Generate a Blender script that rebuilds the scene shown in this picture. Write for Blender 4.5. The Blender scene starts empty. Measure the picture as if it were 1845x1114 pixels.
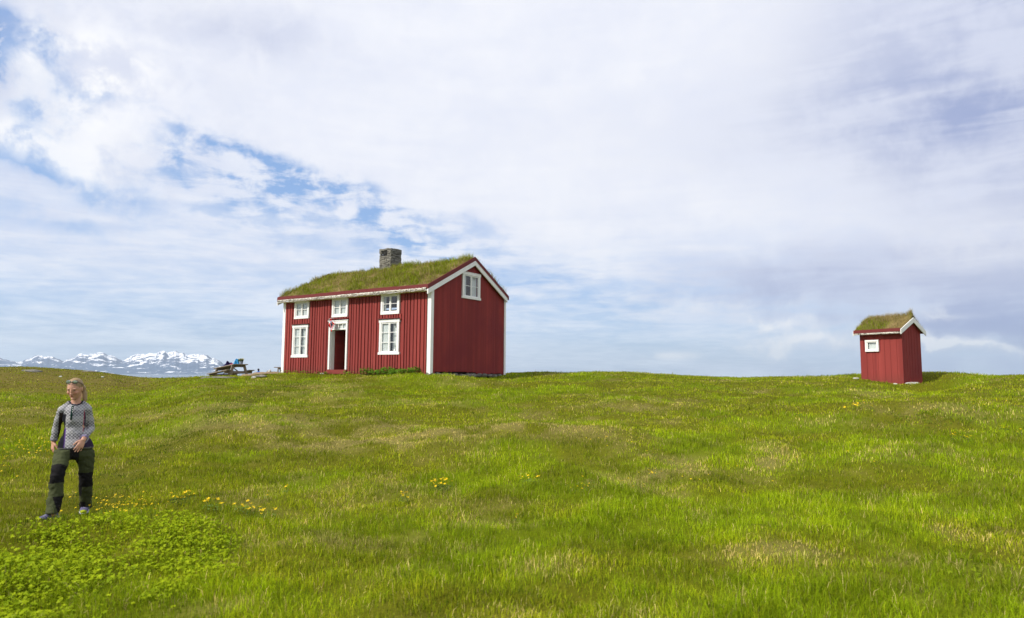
import bpy, bmesh, math, random
import numpy as np
from mathutils import Vector, Matrix
sc = bpy.context.scene
COL = sc.collection
random.seed(7); rng = np.random.default_rng(7)
R = math.radians

# ------------------------------------------------------------------ camera
F_PX, PITCH, ROLL, CX, CY, CZ = 1230.09, R(5.516), R(-.3947), 922.5, 557.0, 1.62
cam = bpy.data.cameras.new('camera'); cam.lens = 24.0; cam.sensor_width = 36.0
cam.clip_end = 60000; cam.clip_start = .05
cam.dof.use_dof = True; cam.dof.focus_distance = 26.0; cam.dof.aperture_fstop = 2.4
camo = bpy.data.objects.new('camera', cam); COL.objects.link(camo); sc.camera = camo
_cr, _sr = math.cos(ROLL), math.sin(ROLL)
X_ = Vector((1, 0, 0)); U_ = Vector((0, -math.sin(PITCH), math.cos(PITCH))); D_ = Vector((0, math.cos(PITCH), math.sin(PITCH)))
rr = X_*_cr - U_*_sr; uu = X_*_sr + U_*_cr
m = Matrix((rr, uu, -D_)).transposed().to_4x4(); m.translation = Vector((0, 0, CZ)); camo.matrix_world = m
CAM = np.array([0, 0, CZ])
def ray(px, py):
    x = (px-CX)/F_PX; u = -(py-CY)/F_PX
    X = x*_cr+u*_sr; U = -x*_sr+u*_cr
    return np.array([X, math.cos(PITCH)-U*math.sin(PITCH), math.sin(PITCH)+U*math.cos(PITCH)])
def azel(px, py):
    d = ray(px, py); return math.degrees(math.atan2(d[0], d[1])), math.degrees(math.atan2(d[2], math.hypot(d[0], d[1])))

# ------------------------------------------------------------------ sky, sun, exposure
SUN_AZ, SUN_EL = R(238), R(41)      # compass bearing the light comes from (0 = +Y, clockwise), elevation
sc.view_settings.view_transform = 'Standard'; sc.view_settings.look = 'None'
sc.view_settings.exposure = 0.32; sc.view_settings.gamma = 1.0
world = bpy.data.worlds.new('World'); sc.world = world; world.use_nodes = True
class NT:
    def __init__(s, nt): s.nt = nt; s.L = nt.links
    def new(s, t): return s.nt.nodes.new(t)
    def put(s, sock, v):
        if v is None: return
        if hasattr(v, 'is_output'): s.L.new(v, sock)
        else:
            if isinstance(v, (tuple, list)) and len(v) == 3 and sock.type == 'RGBA': v = (*v, 1)
            sock.default_value = v
    def m(s, op, a, b=None, c=None, clamp=False):
        n = s.new('ShaderNodeMath'); n.operation = op; n.use_clamp = clamp
        for i, v in enumerate((a, b, c)): s.put(n.inputs[i], v)
        return n.outputs[0]
    def vm(s, op, a, b=None, sc_=None):
        n = s.new('ShaderNodeVectorMath'); n.operation = op
        s.put(n.inputs[0], a); s.put(n.inputs[1], b)
        if sc_ is not None: s.put(n.inputs['Scale'], sc_)
        return n.outputs['Value'] if op in ('LENGTH', 'DOT_PRODUCT') else n.outputs[0]
    def noise(s, vec, scale=1, detail=4, rough=.5, dist=0, lac=2):
        n = s.new('ShaderNodeTexNoise'); s.put(n.inputs['Vector'], vec); s.put(n.inputs['Scale'], scale)
        n.inputs['Detail'].default_value = detail; n.inputs['Roughness'].default_value = rough
        n.inputs['Distortion'].default_value = dist; n.inputs['Lacunarity'].default_value = lac
        return n.outputs['Fac']
    def sm(s, v, a, b, lo=0., hi=1., kind='SMOOTHSTEP'):
        n = s.new('ShaderNodeMapRange'); n.interpolation_type = kind
        for i, q in enumerate((v, a, b, lo, hi)): s.put(n.inputs[i], q)
        return n.outputs[0]
    def mix(s, f, a, b, kind='MIX'):
        n = s.new('ShaderNodeMix'); n.data_type = 'RGBA'; n.blend_type = kind; n.clamp_factor = True
        s.put(n.inputs[0], f); s.put(n.inputs[6], a); s.put(n.inputs[7], b); return n.outputs[2]
    def xyz(s, x, y, z):
        n = s.new('ShaderNodeCombineXYZ')
        for i, v in enumerate((x, y, z)): s.put(n.inputs[i], v)
        return n.outputs[0]
    def sep(s, v):
        n = s.new('ShaderNodeSeparateXYZ'); s.put(n.inputs[0], v); return n.outputs
    def ramp(s, f, stops):
        n = s.new('ShaderNodeValToRGB'); s.put(n.inputs[0], f); e = n.color_ramp.elements
        while len(e) < len(stops): e.new(.5)
        for k, (p, c) in enumerate(stops): e[k].position = p; e[k].color = (*c, 1)
        return n.outputs[0]
def build_sky():
    nt = world.node_tree; nt.nodes.clear(); w = NT(nt)
    sky = w.new('ShaderNodeTexSky'); sky.sky_type = 'NISHITA'; sky.sun_disc = False
    sky.sun_elevation = SUN_EL; sky.sun_rotation = SUN_AZ; sky.air_density = 1.0; sky.dust_density = .6; sky.ozone_density = 1.5
    d = w.vm('NORMALIZE', w.new('ShaderNodeTexCoord').outputs['Generated'])
    x, y, z = w.sep(d)
    az = w.m('MULTIPLY', w.m('ARCTAN2', x, y), 57.2958)
    el = w.m('MULTIPLY', w.m('ARCSINE', z), 57.2958)
    zz = w.m('ADD', w.m('MAXIMUM', z, 0.), .10)
    q = w.xyz(w.m('DIVIDE', x, zz), w.m('DIVIDE', y, zz), 0.)               # a flat cloud deck seen in perspective
    nbig = w.noise(q, .55, 6, .55, .6); nfine = w.noise(q, 2.6, 8, .62, .5)
    nd = w.noise(d, 9, 9, .58, .35); nd2 = w.noise(d, 26, 6, .6, .2)
    st = w.noise(w.xyz(w.m('MULTIPLY', az, .055), w.m('MULTIPLY', el, .42), 0.), 1.6, 6, .6, .5)
    wob = lambda n, k: w.m('MULTIPLY', w.m('SUBTRACT', n, .5), k)
    azw = w.m('ADD', az, wob(w.noise(w.vm('ADD', d, (3.1, 0, 0)), 5, 5, .6), 9)); elw = w.m('ADD', el, wob(nd, 6))
    def blob(px, py, rx, ry, rot=0, warp=True, hard=0):
        a0, e0 = azel(px, py); k = 1/21.5; c, s_ = math.cos(R(rot)), math.sin(R(rot))
        da = w.m('SUBTRACT', azw if warp else az, a0); de = w.m('SUBTRACT', elw if warp else el, e0)
        u = w.m('DIVIDE', w.m('ADD', w.m('MULTIPLY', da, c), w.m('MULTIPLY', de, -s_)), rx*k)
        v = w.m('DIVIDE', w.m('ADD', w.m('MULTIPLY', da, s_), w.m('MULTIPLY', de, c)), ry*k)
        r2 = w.m('ADD', w.m('MULTIPLY', u, u), w.m('MULTIPLY', v, v))
        return w.m('POWER', 2.718, w.m('MULTIPLY', r2, -1.))
    def add(*a):
        o = a[0]
        for b in a[1:]: o = w.m('ADD', o, b)
        return o
    sc_ = lambda v, k: w.m('MULTIPLY', v, k)
    # where the deck is open: blue shows
    a1, e1 = azel(240, 180); a2, e2 = azel(900, 398)
    slope = (e2-e1)/(a2-a1)
    line = w.m('SUBTRACT', add(el, wob(nd, 2.4), wob(nd2, 1.0)), w.m('ADD', w.m('MULTIPLY', w.m('SUBTRACT', az, a1), slope), e1))
    under = w.sm(line, .5, -1.1)                                          # 1 just under the edge of the big white sheet
    band = add(sc_(blob(360, 275, 230, 62, 17), .95), sc_(blob(650, 370, 260, 46, 19), .95), sc_(blob(540, 350, 420, 90, 12), .35))
    band = w.m('MULTIPLY', w.m('MULTIPLY', band, under), .68)
    nq = w.noise(q, 5.5, 8, .6, .3); band = w.m('MULTIPLY', band, w.sm(add(sc_(nq, .65), sc_(nd2, .4)), .40, .60, 1.15, .10))
    holes = add(sc_(blob(2, 72, 24, 50), 1.8), sc_(blob(96, 95, 30, 34), 1.2), sc_(blob(88, 215, 40, 30), 1.1), sc_(blob(78, 178, 30, 10), .7),
                sc_(blob(40, 285, 110, 26, 10), .95), sc_(blob(180, 345, 80, 22, 15), .4), sc_(blob(60, 400, 140, 20, 4), .3))
    cum = w.noise(d, 17, 9, .6, .3); holes = w.m('MULTIPLY', holes, w.sm(cum, .60, .42, .08, 1.35))
    low = sc_(w.m('MULTIPLY', w.sm(el, 20, 0), w.sm(line, 1, -5)), .46)
    low = add(low, sc_(blob(1120, 520, 420, 90, 0), .18), sc_(blob(200, 590, 500, 50, 0), .16), sc_(blob(1500, 650, 420, 40, 0), .22))
    low = w.m('MULTIPLY', low, w.sm(add(sc_(st, .7), sc_(nq, .3)), .34, .64, 1.8, .25))
    blue = w.m('MINIMUM', add(band, holes, low), 1.)
    blue = w.m('MULTIPLY', blue, w.sm(add(sc_(blob(625, 388, 34, 16, -20), .9), sc_(blob(255, 290, 16, 10, 0, False), 1), sc_(blob(240, 240, 70, 40, 0), .8)), .15, .6, 1, .15))
    # lavender grey bellies on the right
    grey = add(sc_(blob(1880, 60, 270, 170, 0, False), .75), sc_(blob(1790, 200, 230, 60, 14), .5), sc_(blob(1620, 490, 260, 40, -3), .75),
               sc_(blob(1760, 550, 300, 44, 3), .8), sc_(blob(1850, 640, 260, 80, 0), .85), sc_(blob(1880, 330, 140, 70, 0), .4), sc_(blob(1400, 480, 150, 22, 4), .2),
               sc_(blob(430, 40, 110, 34, 0), .2), sc_(blob(10, 60, 90, 60, 0), .25), sc_(blob(1480, 250, 420, 60, 6), .1))
    grey = w.m('SUBTRACT', 1., w.m('POWER', 2.718, w.m('MULTIPLY', grey, -1.75))); grey = w.m('MULTIPLY', grey, w.sm(add(sc_(nd, .45), sc_(st, .35), sc_(nd2, .2)), .38, .60, .40, 1.15))
    puff = add(sc_(blob(1395, 590, 60, 12, 8), 1.0), sc_(blob(1440, 628, 100, 14, 0), 1.0), sc_(blob(1215, 641, 46, 7, 0, False), .9), sc_(blob(1690, 612, 80, 11, 5), 1.2), sc_(blob(1290, 560, 120, 14, 0), .4),
               sc_(blob(1660, 560, 60, 7, -10), .4), sc_(blob(1790, 618, 70, 5, 0), .4), sc_(blob(1750, 440, 200, 50, -12), .35),
               sc_(blob(195, 125, 60, 50, 0), 1.2), sc_(blob(150, 290, 60, 34, 0), .7), sc_(blob(30, 240, 60, 30, 0), .8), sc_(blob(65, 85, 30, 50), .8), sc_(blob(200, 220, 90, 60), .6))
    puff = w.m('MULTIPLY', puff, w.sm(add(sc_(nd2, .6), sc_(nd, .4)), .36, .56, .15, 1.3), clamp=True)
    tex = add(wob(nbig, .14), wob(nfine, .12), wob(st, .10), wob(nd, .16), wob(nd2, .08))
    white = w.mix(w.m('ADD', .55, sc_(tex, 3.6), clamp=True), (.57, .61, .75), (.83, .83, .845))
    white = w.mix(w.sm(el, 9, 1, 0, .5), white, (.65, .77, .92))
    shade = w.m('MULTIPLY', add(sc_(blob(110, 210, 200, 170, 0), .8), sc_(blob(480, 60, 200, 60, 0), .4)), w.sm(cum, .40, .62))
    white = w.mix(w.m('MULTIPLY', shade, .75), white, (.47, .51, .66))
    base = w.mix(.55, w.mix(1.0, sky.outputs[0], (.1, .1, .1), 'MULTIPLY'), (.235, .415, .80))
    col = w.mix(blue, white, base)
    col = w.mix(w.m('MULTIPLY', grey, .95), col, (.255, .31, .52))
    col = w.mix(sc_(puff, .85), col, (.83, .83, .845))
    bg = w.new('ShaderNodeBackground'); w.put(bg.inputs[0], col); bg.inputs[1].default_value = 1.0
    # the Nishita part above already carries its 0.1 strength; cloud colours are plain radiance
    out = w.new('ShaderNodeOutputWorld'); w.L.new(bg.outputs[0], out.inputs[0])
build_sky()
world.cycles.sampling_method = 'MANUAL'; world.cycles.sample_map_resolution = 512
sun = bpy.data.lights.new('sun', 'SUN'); sun.energy = 3.9; sun.angle = R(2.0); sun.color = (1, .95, .86)
suno = bpy.data.objects.new('sun', sun); COL.objects.link(suno)
sdir = Vector((math.sin(SUN_AZ)*math.cos(SUN_EL), math.cos(SUN_AZ)*math.cos(SUN_EL), math.sin(SUN_EL)))
suno.rotation_euler = sdir.to_track_quat('Z', 'Y').to_euler(); suno.location = (0, 0, 60)

# ------------------------------------------------------------------ helpers
def mat(name, base=(.5, .5, .5), rough=.8, spec=.3, fn=None, bump=None):
    mt = bpy.data.materials.new(name); mt.use_nodes = True; nt = mt.node_tree
    b = nt.nodes['Principled BSDF']; b.inputs['Roughness'].default_value = rough; b.inputs['Specular IOR Level'].default_value = spec
    b.inputs['Base Color'].default_value = (*base, 1)
    if fn:
        w = NT(nt); c = fn(w)
        h = None
        if isinstance(c, tuple): c, h = c
        w.put(b.inputs['Base Color'], c)
        if h is not None:
            bp = w.new('ShaderNodeBump'); bp.inputs['Strength'].default_value = bump[0]; bp.inputs['Distance'].default_value = bump[1]
            w.put(bp.inputs['Height'], h); w.L.new(bp.outputs[0], b.inputs['Normal'])
    return mt
def tag(o, label=None, cat=None, group=None, kind=None):
    if label: o['label'] = label
    if cat: o['category'] = cat
    if group: o['group'] = group
    if kind: o['kind'] = kind
    return o
def empty(name, loc=(0, 0, 0), rz=0, label=None, cat=None, group=None):
    o = bpy.data.objects.new(name, None); COL.objects.link(o); o.location = loc; o.rotation_euler = (0, 0, rz); o.empty_display_size = .2
    return tag(o, label, cat, group)
class MB:
    def __init__(s): s.v = []; s.f = []; s.mi = []; s.n = 0; s.M = None
    def add(s, vs, fs, mi=0, M=None):
        vs = np.asarray(vs, float).reshape(-1, 3)
        if M is not None: vs = vs @ np.array(M.to_3x3()).T + np.array(M.translation)
        s.v.append(vs); s.f += [tuple(i+s.n for i in f) for f in fs]; s.mi += [mi]*len(fs); s.n += len(vs)
    def box(s, x0, x1, y0, y1, z0, z1, mi=0, M=None, taper=None):
        vs = [(x0, y0, z0), (x1, y0, z0), (x1, y1, z0), (x0, y1, z0), (x0, y0, z1), (x1, y0, z1), (x1, y1, z1), (x0, y1, z1)]
        s.add(vs, [(0, 3, 2, 1), (4, 5, 6, 7), (0, 1, 5, 4), (1, 2, 6, 5), (2, 3, 7, 6), (3, 0, 4, 7)], mi, M)
    def prism(s, poly, ax, a, b, mi=0, M=None):
        """poly: list of 2-D points; ax: axis extruded (0,1,2) from a to b"""
        n = len(poly); o = [i for i in range(3) if i != ax]; vs = []
        for t in (a, b):
            for p in poly:
                v = [0, 0, 0]; v[ax] = t; v[o[0]] = p[0]; v[o[1]] = p[1]; vs.append(v)
        fs = [tuple(range(n))[::-1], tuple(range(n, 2*n))]+[(i, (i+1) % n, n+(i+1) % n, n+i) for i in range(n)]
        s.add(vs, fs, mi, M)
    def loft(s, rings, mi=0, seg=16, cap=True, round_=0):
        """rings: (center, vec1, vec2)"""
        rs = [(np.array(c, float), np.array(a, float), np.array(b, float)) for c, a, b in rings]
        if round_:
            def capr(r0, r1):
                c, a, b = r0; d = c-r1[0]; L = np.linalg.norm(d); d = d/max(L, 1e-6); h = min(np.linalg.norm(a), np.linalg.norm(b))
                return [(c+d*h*round_*math.sin(t), a*math.cos(t), b*math.cos(t)) for t in (R(84), R(65), R(42), R(20))]
            rs = capr(rs[0], rs[1])+rs+capr(rs[-1], rs[-2])[::-1]
        t = np.linspace(0, 2*math.pi, seg, endpoint=False); vs = []
        for c, a, b in rs: vs.append(c+np.outer(np.cos(t), a)+np.outer(np.sin(t), b))
        n = len(rs); fs = []
        for i in range(n-1):
            for k in range(seg):
                k2 = (k+1) % seg; fs.append((i*seg+k, i*seg+k2, (i+1)*seg+k2, (i+1)*seg+k))
        if cap: fs += [tuple(range(seg))[::-1], tuple(range((n-1)*seg, n*seg))]
        s.add(np.concatenate(vs), fs, mi)
    def tube(s, pts, rad, mi=0, seg=10, round_=0, flat=1.0, up=(0, 0, 1)):
        pts = [np.array(p, float) for p in pts]; rad = rad if hasattr(rad, '__len__') else [rad]*len(pts); rings = []
        for i, p in enumerate(pts):
            d = (pts[min(i+1, len(pts)-1)]-pts[max(i-1, 0)]); d /= max(np.linalg.norm(d), 1e-9)
            u = np.array(up, float)
            if abs(d@u) > .95: u = np.array([1., 0, 0]) if abs(d[0]) < .9 else np.array([0, 1., 0])
            a = np.cross(d, u); a /= np.linalg.norm(a); b = np.cross(d, a)
            rings.append((p, a*rad[i], b*rad[i]*flat))
        s.loft(rings, mi, seg, True, round_)
    def ball(s, c, r, mi=0, seg=14, nr=9, M=None):
        c = np.array(c, float); r = np.array(r if hasattr(r, '__len__') else (r, r, r), float); rings = []
        vs = []
        for i in range(nr+1):
            ph = -math.pi/2+math.pi*max(.02, min(.98, i/nr)); 
            for k in range(seg):
                t = 2*math.pi*k/seg; p = np.array([math.cos(ph)*math.cos(t), math.cos(ph)*math.sin(t), math.sin(ph)])*r
                if M is not None: p = M @ p
                vs.append(c+p)
        fs = [(i*seg+k, i*seg+(k+1) % seg, (i+1)*seg+(k+1) % seg, (i+1)*seg+k) for i in range(nr) for k in range(seg)]
        fs += [tuple(range(seg))[::-1], tuple(range(nr*seg, (nr+1)*seg))]
        s.add(vs, fs, mi)
    def build(s, name, mats, parent=None, smooth=False, bevel=0):
        me = bpy.data.meshes.new(name); me.from_pydata(np.concatenate(s.v).tolist(), [], s.f)
        for mt in (mats if isinstance(mats, (list, tuple)) else [mats]): me.materials.append(mt)
        me.polygons.foreach_set('material_index', s.mi)
        bm = bmesh.new(); bm.from_mesh(me); bmesh.ops.recalc_face_normals(bm, faces=bm.faces)
        if bevel: bmesh.ops.bevel(bm, geom=bm.edges[:], offset=bevel, segments=1, affect='EDGES', clamp_overlap=True)
        bm.to_mesh(me); bm.free()
        if smooth: me.shade_smooth()
        o = bpy.data.objects.new(name, me); COL.objects.link(o); o.parent = parent
        return o
def fast_mesh(name, co, quads=None, tris=None, mats=None, col=None, parent=None, smooth=False):
    me = bpy.data.meshes.new(name); me.vertices.add(len(co)); me.vertices.foreach_set('co', np.asarray(co, np.float32).ravel())
    nq = 0 if quads is None else len(quads); nt_ = 0 if tris is None else len(tris)
    loops = []
    if nq: loops.append(np.asarray(quads, np.int32).ravel())
    if nt_: loops.append(np.asarray(tris, np.int32).ravel())
    loops = np.concatenate(loops); me.loops.add(len(loops)); me.loops.foreach_set('vertex_index', loops)
    me.polygons.add(nq+nt_)
    st = np.concatenate([np.arange(nq)*4, nq*4+np.arange(nt_)*3]).astype(np.int32)
    me.polygons.foreach_set('loop_start', st)
    me.polygons.foreach_set('use_smooth', np.full(nq+nt_, smooth))
    me.update(calc_edges=True)
    if col is not None:
        a = me.color_attributes.new('tint', 'FLOAT_COLOR', 'POINT'); c4 = np.ones((len(co), 4), np.float32); c4[:, :3] = col; a.data.foreach_set('color', c4.ravel())
    for mt in (mats if isinstance(mats, (list, tuple)) else [mats]): me.materials.append(mt)
    o = bpy.data.objects.new(name, me); COL.objects.link(o); o.parent = parent
    return o
# value noise
def _h(ix, iy, s):
    n = (ix.astype(np.int64)*374761393+iy.astype(np.int64)*668265263+s*1442695041) & 0x7fffffff
    n = ((n ^ (n >> 13))*1274126177) & 0x7fffffff
    return ((n ^ (n >> 16)) & 0xffff)/65535.
def vn(x, y, s=0):
    x = np.asarray(x, float); y = np.asarray(y, float)
    ix = np.floor(x); iy = np.floor(y); fx = x-ix; fy = y-iy; fx = fx*fx*(3-2*fx); fy = fy*fy*(3-2*fy)
    a = _h(ix, iy, s); b = _h(ix+1, iy, s); c = _h(ix, iy+1, s); d = _h(ix+1, iy+1, s)
    return (a*(1-fx)+b*fx)*(1-fy)+(c*(1-fx)+d*fx)*fy
def fbm(x, y, s=0, o=4, g=.5):
    t = 0; A = 1; n = 0
    for i in range(o): t = t+A*vn(x*2**i+i*17.3, y*2**i-i*9.1, s+i); n += A; A *= g
    return t/n
def sstep(a, b, x):
    t = np.clip((x-a)/(b-a), 0, 1); return t*t*(3-2*t)

# ------------------------------------------------------------------ where the buildings stand
H_YAW = .59815; H_ORG = np.array([-3.418, 28.75, 1.638]); HL, HW = 9.735, 5.47
S_YAW = 1.0238; S_ORG = np.array([15.441, 27.0, 1.36]); SL, SW = 1.753, 1.348
def loc2w(org, yaw, x, y, z=0):
    return org+np.array([math.cos(yaw), -math.sin(yaw), 0])*x+np.array([math.sin(yaw), math.cos(yaw), 0])*y+np.array([0, 0, z])
# walking woman: her own view-aligned frame
P_D = 9.5
_pd = ray(128, 800); _ph = np.array([_pd[0], _pd[1], 0]); _ph /= np.linalg.norm(_ph)
PV = _ph; PR = np.array([PV[1], -PV[0], 0])
def pw(zx, zy, dep=0):      # point of the woman seen at a spot of the close-up, dep metres behind her middle plane
    d = ray(40+zx/3.976, 670+zy/3.976); t = (P_D+dep)/(d@PV); return CAM+d*t
# ------------------------------------------------------------------ terrain
SKY = [(0, 660), (60, 660), (110, 664), (150, 666), (200, 672), (250, 679), (290, 681), (330, 679), (370, 678.5), (420, 678), (470, 680), (512, 677), (640, 674), (775, 674), (900, 672), (985, 669), (1020, 671), (1070, 669), (1130, 670), (1200, 673), (1250, 676), (1300, 678), (1340, 680), (1400, 678), (1490, 677), (1540, 673), (1600, 671), (1660, 669), (1700, 668), (1740, 672), (1760, 674), (1800, 675), (1845, 674)]
_a = np.array([azel(*p) for p in SKY]); SK_AZ, SK_T = _a[:, 0], np.tan(np.radians(_a[:, 1]))
DC_AZ = np.array([-90, -33, -29.5, -26.5, -24, -19, -17, 0, 6, 20, 27, 40, 90]); DC_R = np.array([60, 60, 52, 40, 34, 34.5, 37, 37, 35, 34, 35, 36, 36.])
def base_h(x, y):
    x = np.asarray(x, float); y = np.asarray(y, float)
    az = np.degrees(np.arctan2(x, y)); r = np.hypot(x, y)
    azc = np.clip(az, -38, 38)
    T = np.interp(azc, SK_AZ, SK_T); Dc = np.interp(azc, DC_AZ, DC_R)
    for da in (-.8, .8): T = T+np.interp(azc+da, SK_AZ, SK_T)
    T = T/3
    zc = CZ+T*Dc-.05
    back = sstep(60, 140, np.abs(az)); zc = zc*(1-back)+.3*back
    u = (r-6)/(Dc-6); uc = np.clip(u, 0, 1)
    s = np.where(u < 1, .45*uc+.55*uc*uc*(3-2*uc), 1)
    z = zc*s
    ov = np.maximum(r-Dc, 0); z = z-np.where(ov < 12, .009*ov**2, .009*144+.216*(ov-12)*.9)
    return np.maximum(z, -24)
def detail_h(x, y):
    r = np.hypot(x, y); az = np.degrees(np.arctan2(x, y)); Dc = np.interp(np.clip(az, -38, 38), DC_AZ, DC_R)
    k = 1-.72*sstep(.72, .95, r/Dc)
    return k*((fbm(x*.35, y*.35, 3, 3)-.5)*.30+(fbm(x*1.5, y*1.5, 9, 3)-.5)*.19)
RB = []   # (x, y, residual weight, sigma)
def hump(x, y):
    d = 0
    for cx, cy, sx, sy, a, rot in HUMPS:
        c, s = math.cos(rot), math.sin(rot); u = (x-cx)*c+(y-cy)*s; v = -(x-cx)*s+(y-cy)*c
        d = d+a*np.exp(-(u/sx)**2-(v/sy)**2)
    return d
HUMPS = [(.3, 13.2, 2.9, 1.3, .30, 0), (9.3, 16.0, 3.4, 1.5, .30, .05), (3.6, 19.5, 1.5, 1.2, .16, 0), (-5.5, 15.5, 2.8, 1.2, .10, .2), (-2.2, 4.6, 1.4, 1.0, .03, 0)]
_d = np.array([azel(*p) for p in ((1500, 683), (1552, 688), (1590, 691), (1628, 700), (1661, 706), (1700, 702), (1760, 690))]); DIP_AZ, DIP_T = _d[:, 0], np.tan(np.radians(_d[:, 1]))
def H(x, y):
    x = np.asarray(x, float); y = np.asarray(y, float)
    z = base_h(x, y)+detail_h(x, y)+hump(x, y)
    az = np.degrees(np.arctan2(x, y)); r = np.hypot(x, y)      # the ground dips gently in front of the small shed
    wgt_ = sstep(23.5, 26.5, az)*(1-sstep(32.5, 36.5, az))*sstep(10, 15, r)*(1-sstep(29.5, 31.0, r+.0*az))
    cap = CZ+r*np.interp(az, DIP_AZ, DIP_T)-.085*sstep(0, 1, (31.5-r)/6)-.02
    z = z-wgt_*np.maximum(z-cap, 0)
    for cx, cy, wgt, sg in RB: z = z+wgt*np.exp(-((x-cx)**2+(y-cy)**2)/(2*sg*sg))
    return z
ctl = []
for lx in (-9.7, -7.3, -4.9, -2.4, 0): 
    for ly in (0, 2.7, 5.4):
        p = loc2w(H_ORG, H_YAW, lx, ly); dz = -.03 if ly == 0 else (-.17 if lx == 0 and ly == 2.7 else -.05); ctl.append((p[0], p[1], p[2]+dz, 1.7))
for lx, ly, dz in ((-SL, 0, .12), (0, 0, -.05), (0, SW, -.20), (-SL, SW, .10), (-SL/2, 0, .04)):
    p = loc2w(S_ORG, S_YAW, lx, ly); ctl.append((p[0], p[1], p[2]+dz, .75))
FOOT_R = pw(195, 1066, -.22); FOOT_L = pw(452, 1012, .28)
ctl += [(FOOT_R[0], FOOT_R[1], FOOT_R[2], .5), (FOOT_L[0], FOOT_L[1], FOOT_L[2], .5)]
C_ = np.array(ctl)
res = C_[:, 2]-H(C_[:, 0], C_[:, 1])
A_ = np.exp(-((C_[:, None, 0]-C_[None, :, 0])**2+(C_[:, None, 1]-C_[None, :, 1])**2)/(2*C_[None, :, 3]**2))
w_ = np.linalg.solve(A_+np.eye(len(C_))*.02, res)
RB = [(C_[i, 0], C_[i, 1], w_[i], C_[i, 3]) for i in range(len(C_))]
print('FOOT', FOOT_R, FOOT_L, 'rbf', np.abs(w_).max())
def at(px, py, rmax=80):
    d = ray(px, py); hd = math.hypot(d[0], d[1]); ts = np.linspace(1.5, rmax, 4000)/hd
    z = CZ+d[2]*ts-H(d[0]*ts, d[1]*ts); i = np.argmax(z < 0)
    if not (z < 0).any(): i = int(np.argmin(np.abs(z)))
    t = ts[i]; return np.array([d[0]*t, d[1]*t, float(H(d[0]*t, d[1]*t))])

# ------------------------------------------------------------------ colour zones of the meadow
DRY = [(880, 770, 2.0, .9), (1000, 775, 1.6, .5), (760, 790, 1.3, .6), (1150, 722, 1.5, 1.4), (430, 770, 2.0, 1.2), (330, 740, 1.6, 1.2), (620, 800, 2.0, .8), (980, 1020, .35, .2), (400, 1100, .3, .15), (1720, 740, 1.8, .5), (1560, 755, 1.2, .5), (1310, 830, .9, .4), (1400, 990, .6, .3), (560, 760, 2.0, 1.0), (1170, 850, .8, .3)]
DRYW = [(*at(px, py)[:2], sx, sy) for px, py, sx, sy in DRY]
LUSH = [(1400, 830, 3, 1.5), (600, 950, 2, 1), (900, 960, 2, .6), (1150, 950, 2.2, .7), (150, 720, 4, 1.5), (700, 880, 2, .6)]
LUSHW = [(*at(px, py)[:2], sx, sy) for px, py, sx, sy in LUSH]
def zones(x, y):
    """dry 0..1, lush 0..1, heath 0..1"""
    n1 = fbm(x*.45+5, y*.45, 21, 4, .55); n2 = fbm(x*2.2, y*2.2, 31, 3)
    dry = sstep(.52, .76, n1*.6+n2*.4)*.70
    for cx, cy, sx, sy in DRYW: dry = dry+.85*np.exp(-((x-cx)/sx)**2-((y-cy)/sy)**2)*sstep(.25, .6, n2)
    lush = sstep(.45, .7, fbm(x*.6, y*.6, 55, 3))
    for cx, cy, sx, sy in LUSHW: lush = lush+.5*np.exp(-((x-cx)/sx)**2-((y-cy)/sy)**2)
    r = np.hypot(x, y); az = np.degrees(np.arctan2(x, y))
    heath = sstep(27, 36, r)*sstep(-24.5, -29, az)
    # the faint trodden path
    return np.clip(dry, 0, 1), np.clip(lush, 0, 1), heath
PATH = [at(*p)[:2] for p in ((560, 688), (470, 705), (400, 745), (330, 790), (270, 830), (200, 880), (60, 960))]
def path_d(x, y):
    d = np.full(np.shape(x), 9.)
    for (x0, y0), (x1, y1) in zip(PATH[:-1], PATH[1:]):
        L = (x1-x0)**2+(y1-y0)**2; t = np.clip(((x-x0)*(x1-x0)+(y-y0)*(y1-y0))/L, 0, 1)
        d = np.minimum(d, np.hypot(x-x0-t*(x1-x0), y-y0-t*(y1-y0)))
    return d+(vn(x*1.5, y*1.5, 77)-.5)*.3
G_MID = np.array([.245, .315, .008]); G_LUSH = np.array([.215, .300, .006]); G_DARK = np.array([.060, .100, .003]); G_YEL = np.array([.29, .34, .010])
G_DRY = np.array([.50, .41, .15]); G_HEATH = np.array([.125, .105, .020]); G_OLIVE = np.array([.225, .235, .013])
def grass_col(x, y, rnd, rnd2):
    dry, lush, heath = zones(x, y); n = len(rnd)
    c = np.where(rnd[:, None] < .30, G_MID, np.where(rnd[:, None] < .55, G_OLIVE, np.where(rnd[:, None] < .75, G_DARK, G_YEL)))
    isl = rnd2 < lush*.75; c = np.where(isl[:, None], G_LUSH*(.75+.5*rnd[:, None]), c)
    pd = path_d(x, y); dk = (pd < .36)&(rnd2 > .48); c = np.where(dk[:, None], G_DARK, c)
    isd = ((rnd2*7.13) % 1) < .035+dry*.55; c = np.where(isd[:, None], G_DRY*(.55+.75*rnd[:, None]), c)
    ish = ((rnd2*3.77) % 1) < heath*.42; c = np.where(ish[:, None], G_HEATH*(.6+.9*rnd[:, None]), c)
    v = fbm(x*1.3, y*1.3, 141, 4, .6); v2 = fbm(x*5, y*5, 151, 2)     # tussocks of lusher, darker growth beside pale ones
    tone = .50+.42*sstep(.36, .60, v)+.50*v2
    c = c*tone[:, None]*(1+.10*np.stack([sstep(.5, .7, v)*1.4, sstep(.5, .7, v)*.6, 0*v], 1))
    return c*(.80+.48*rnd[:, None]**.7)
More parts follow.
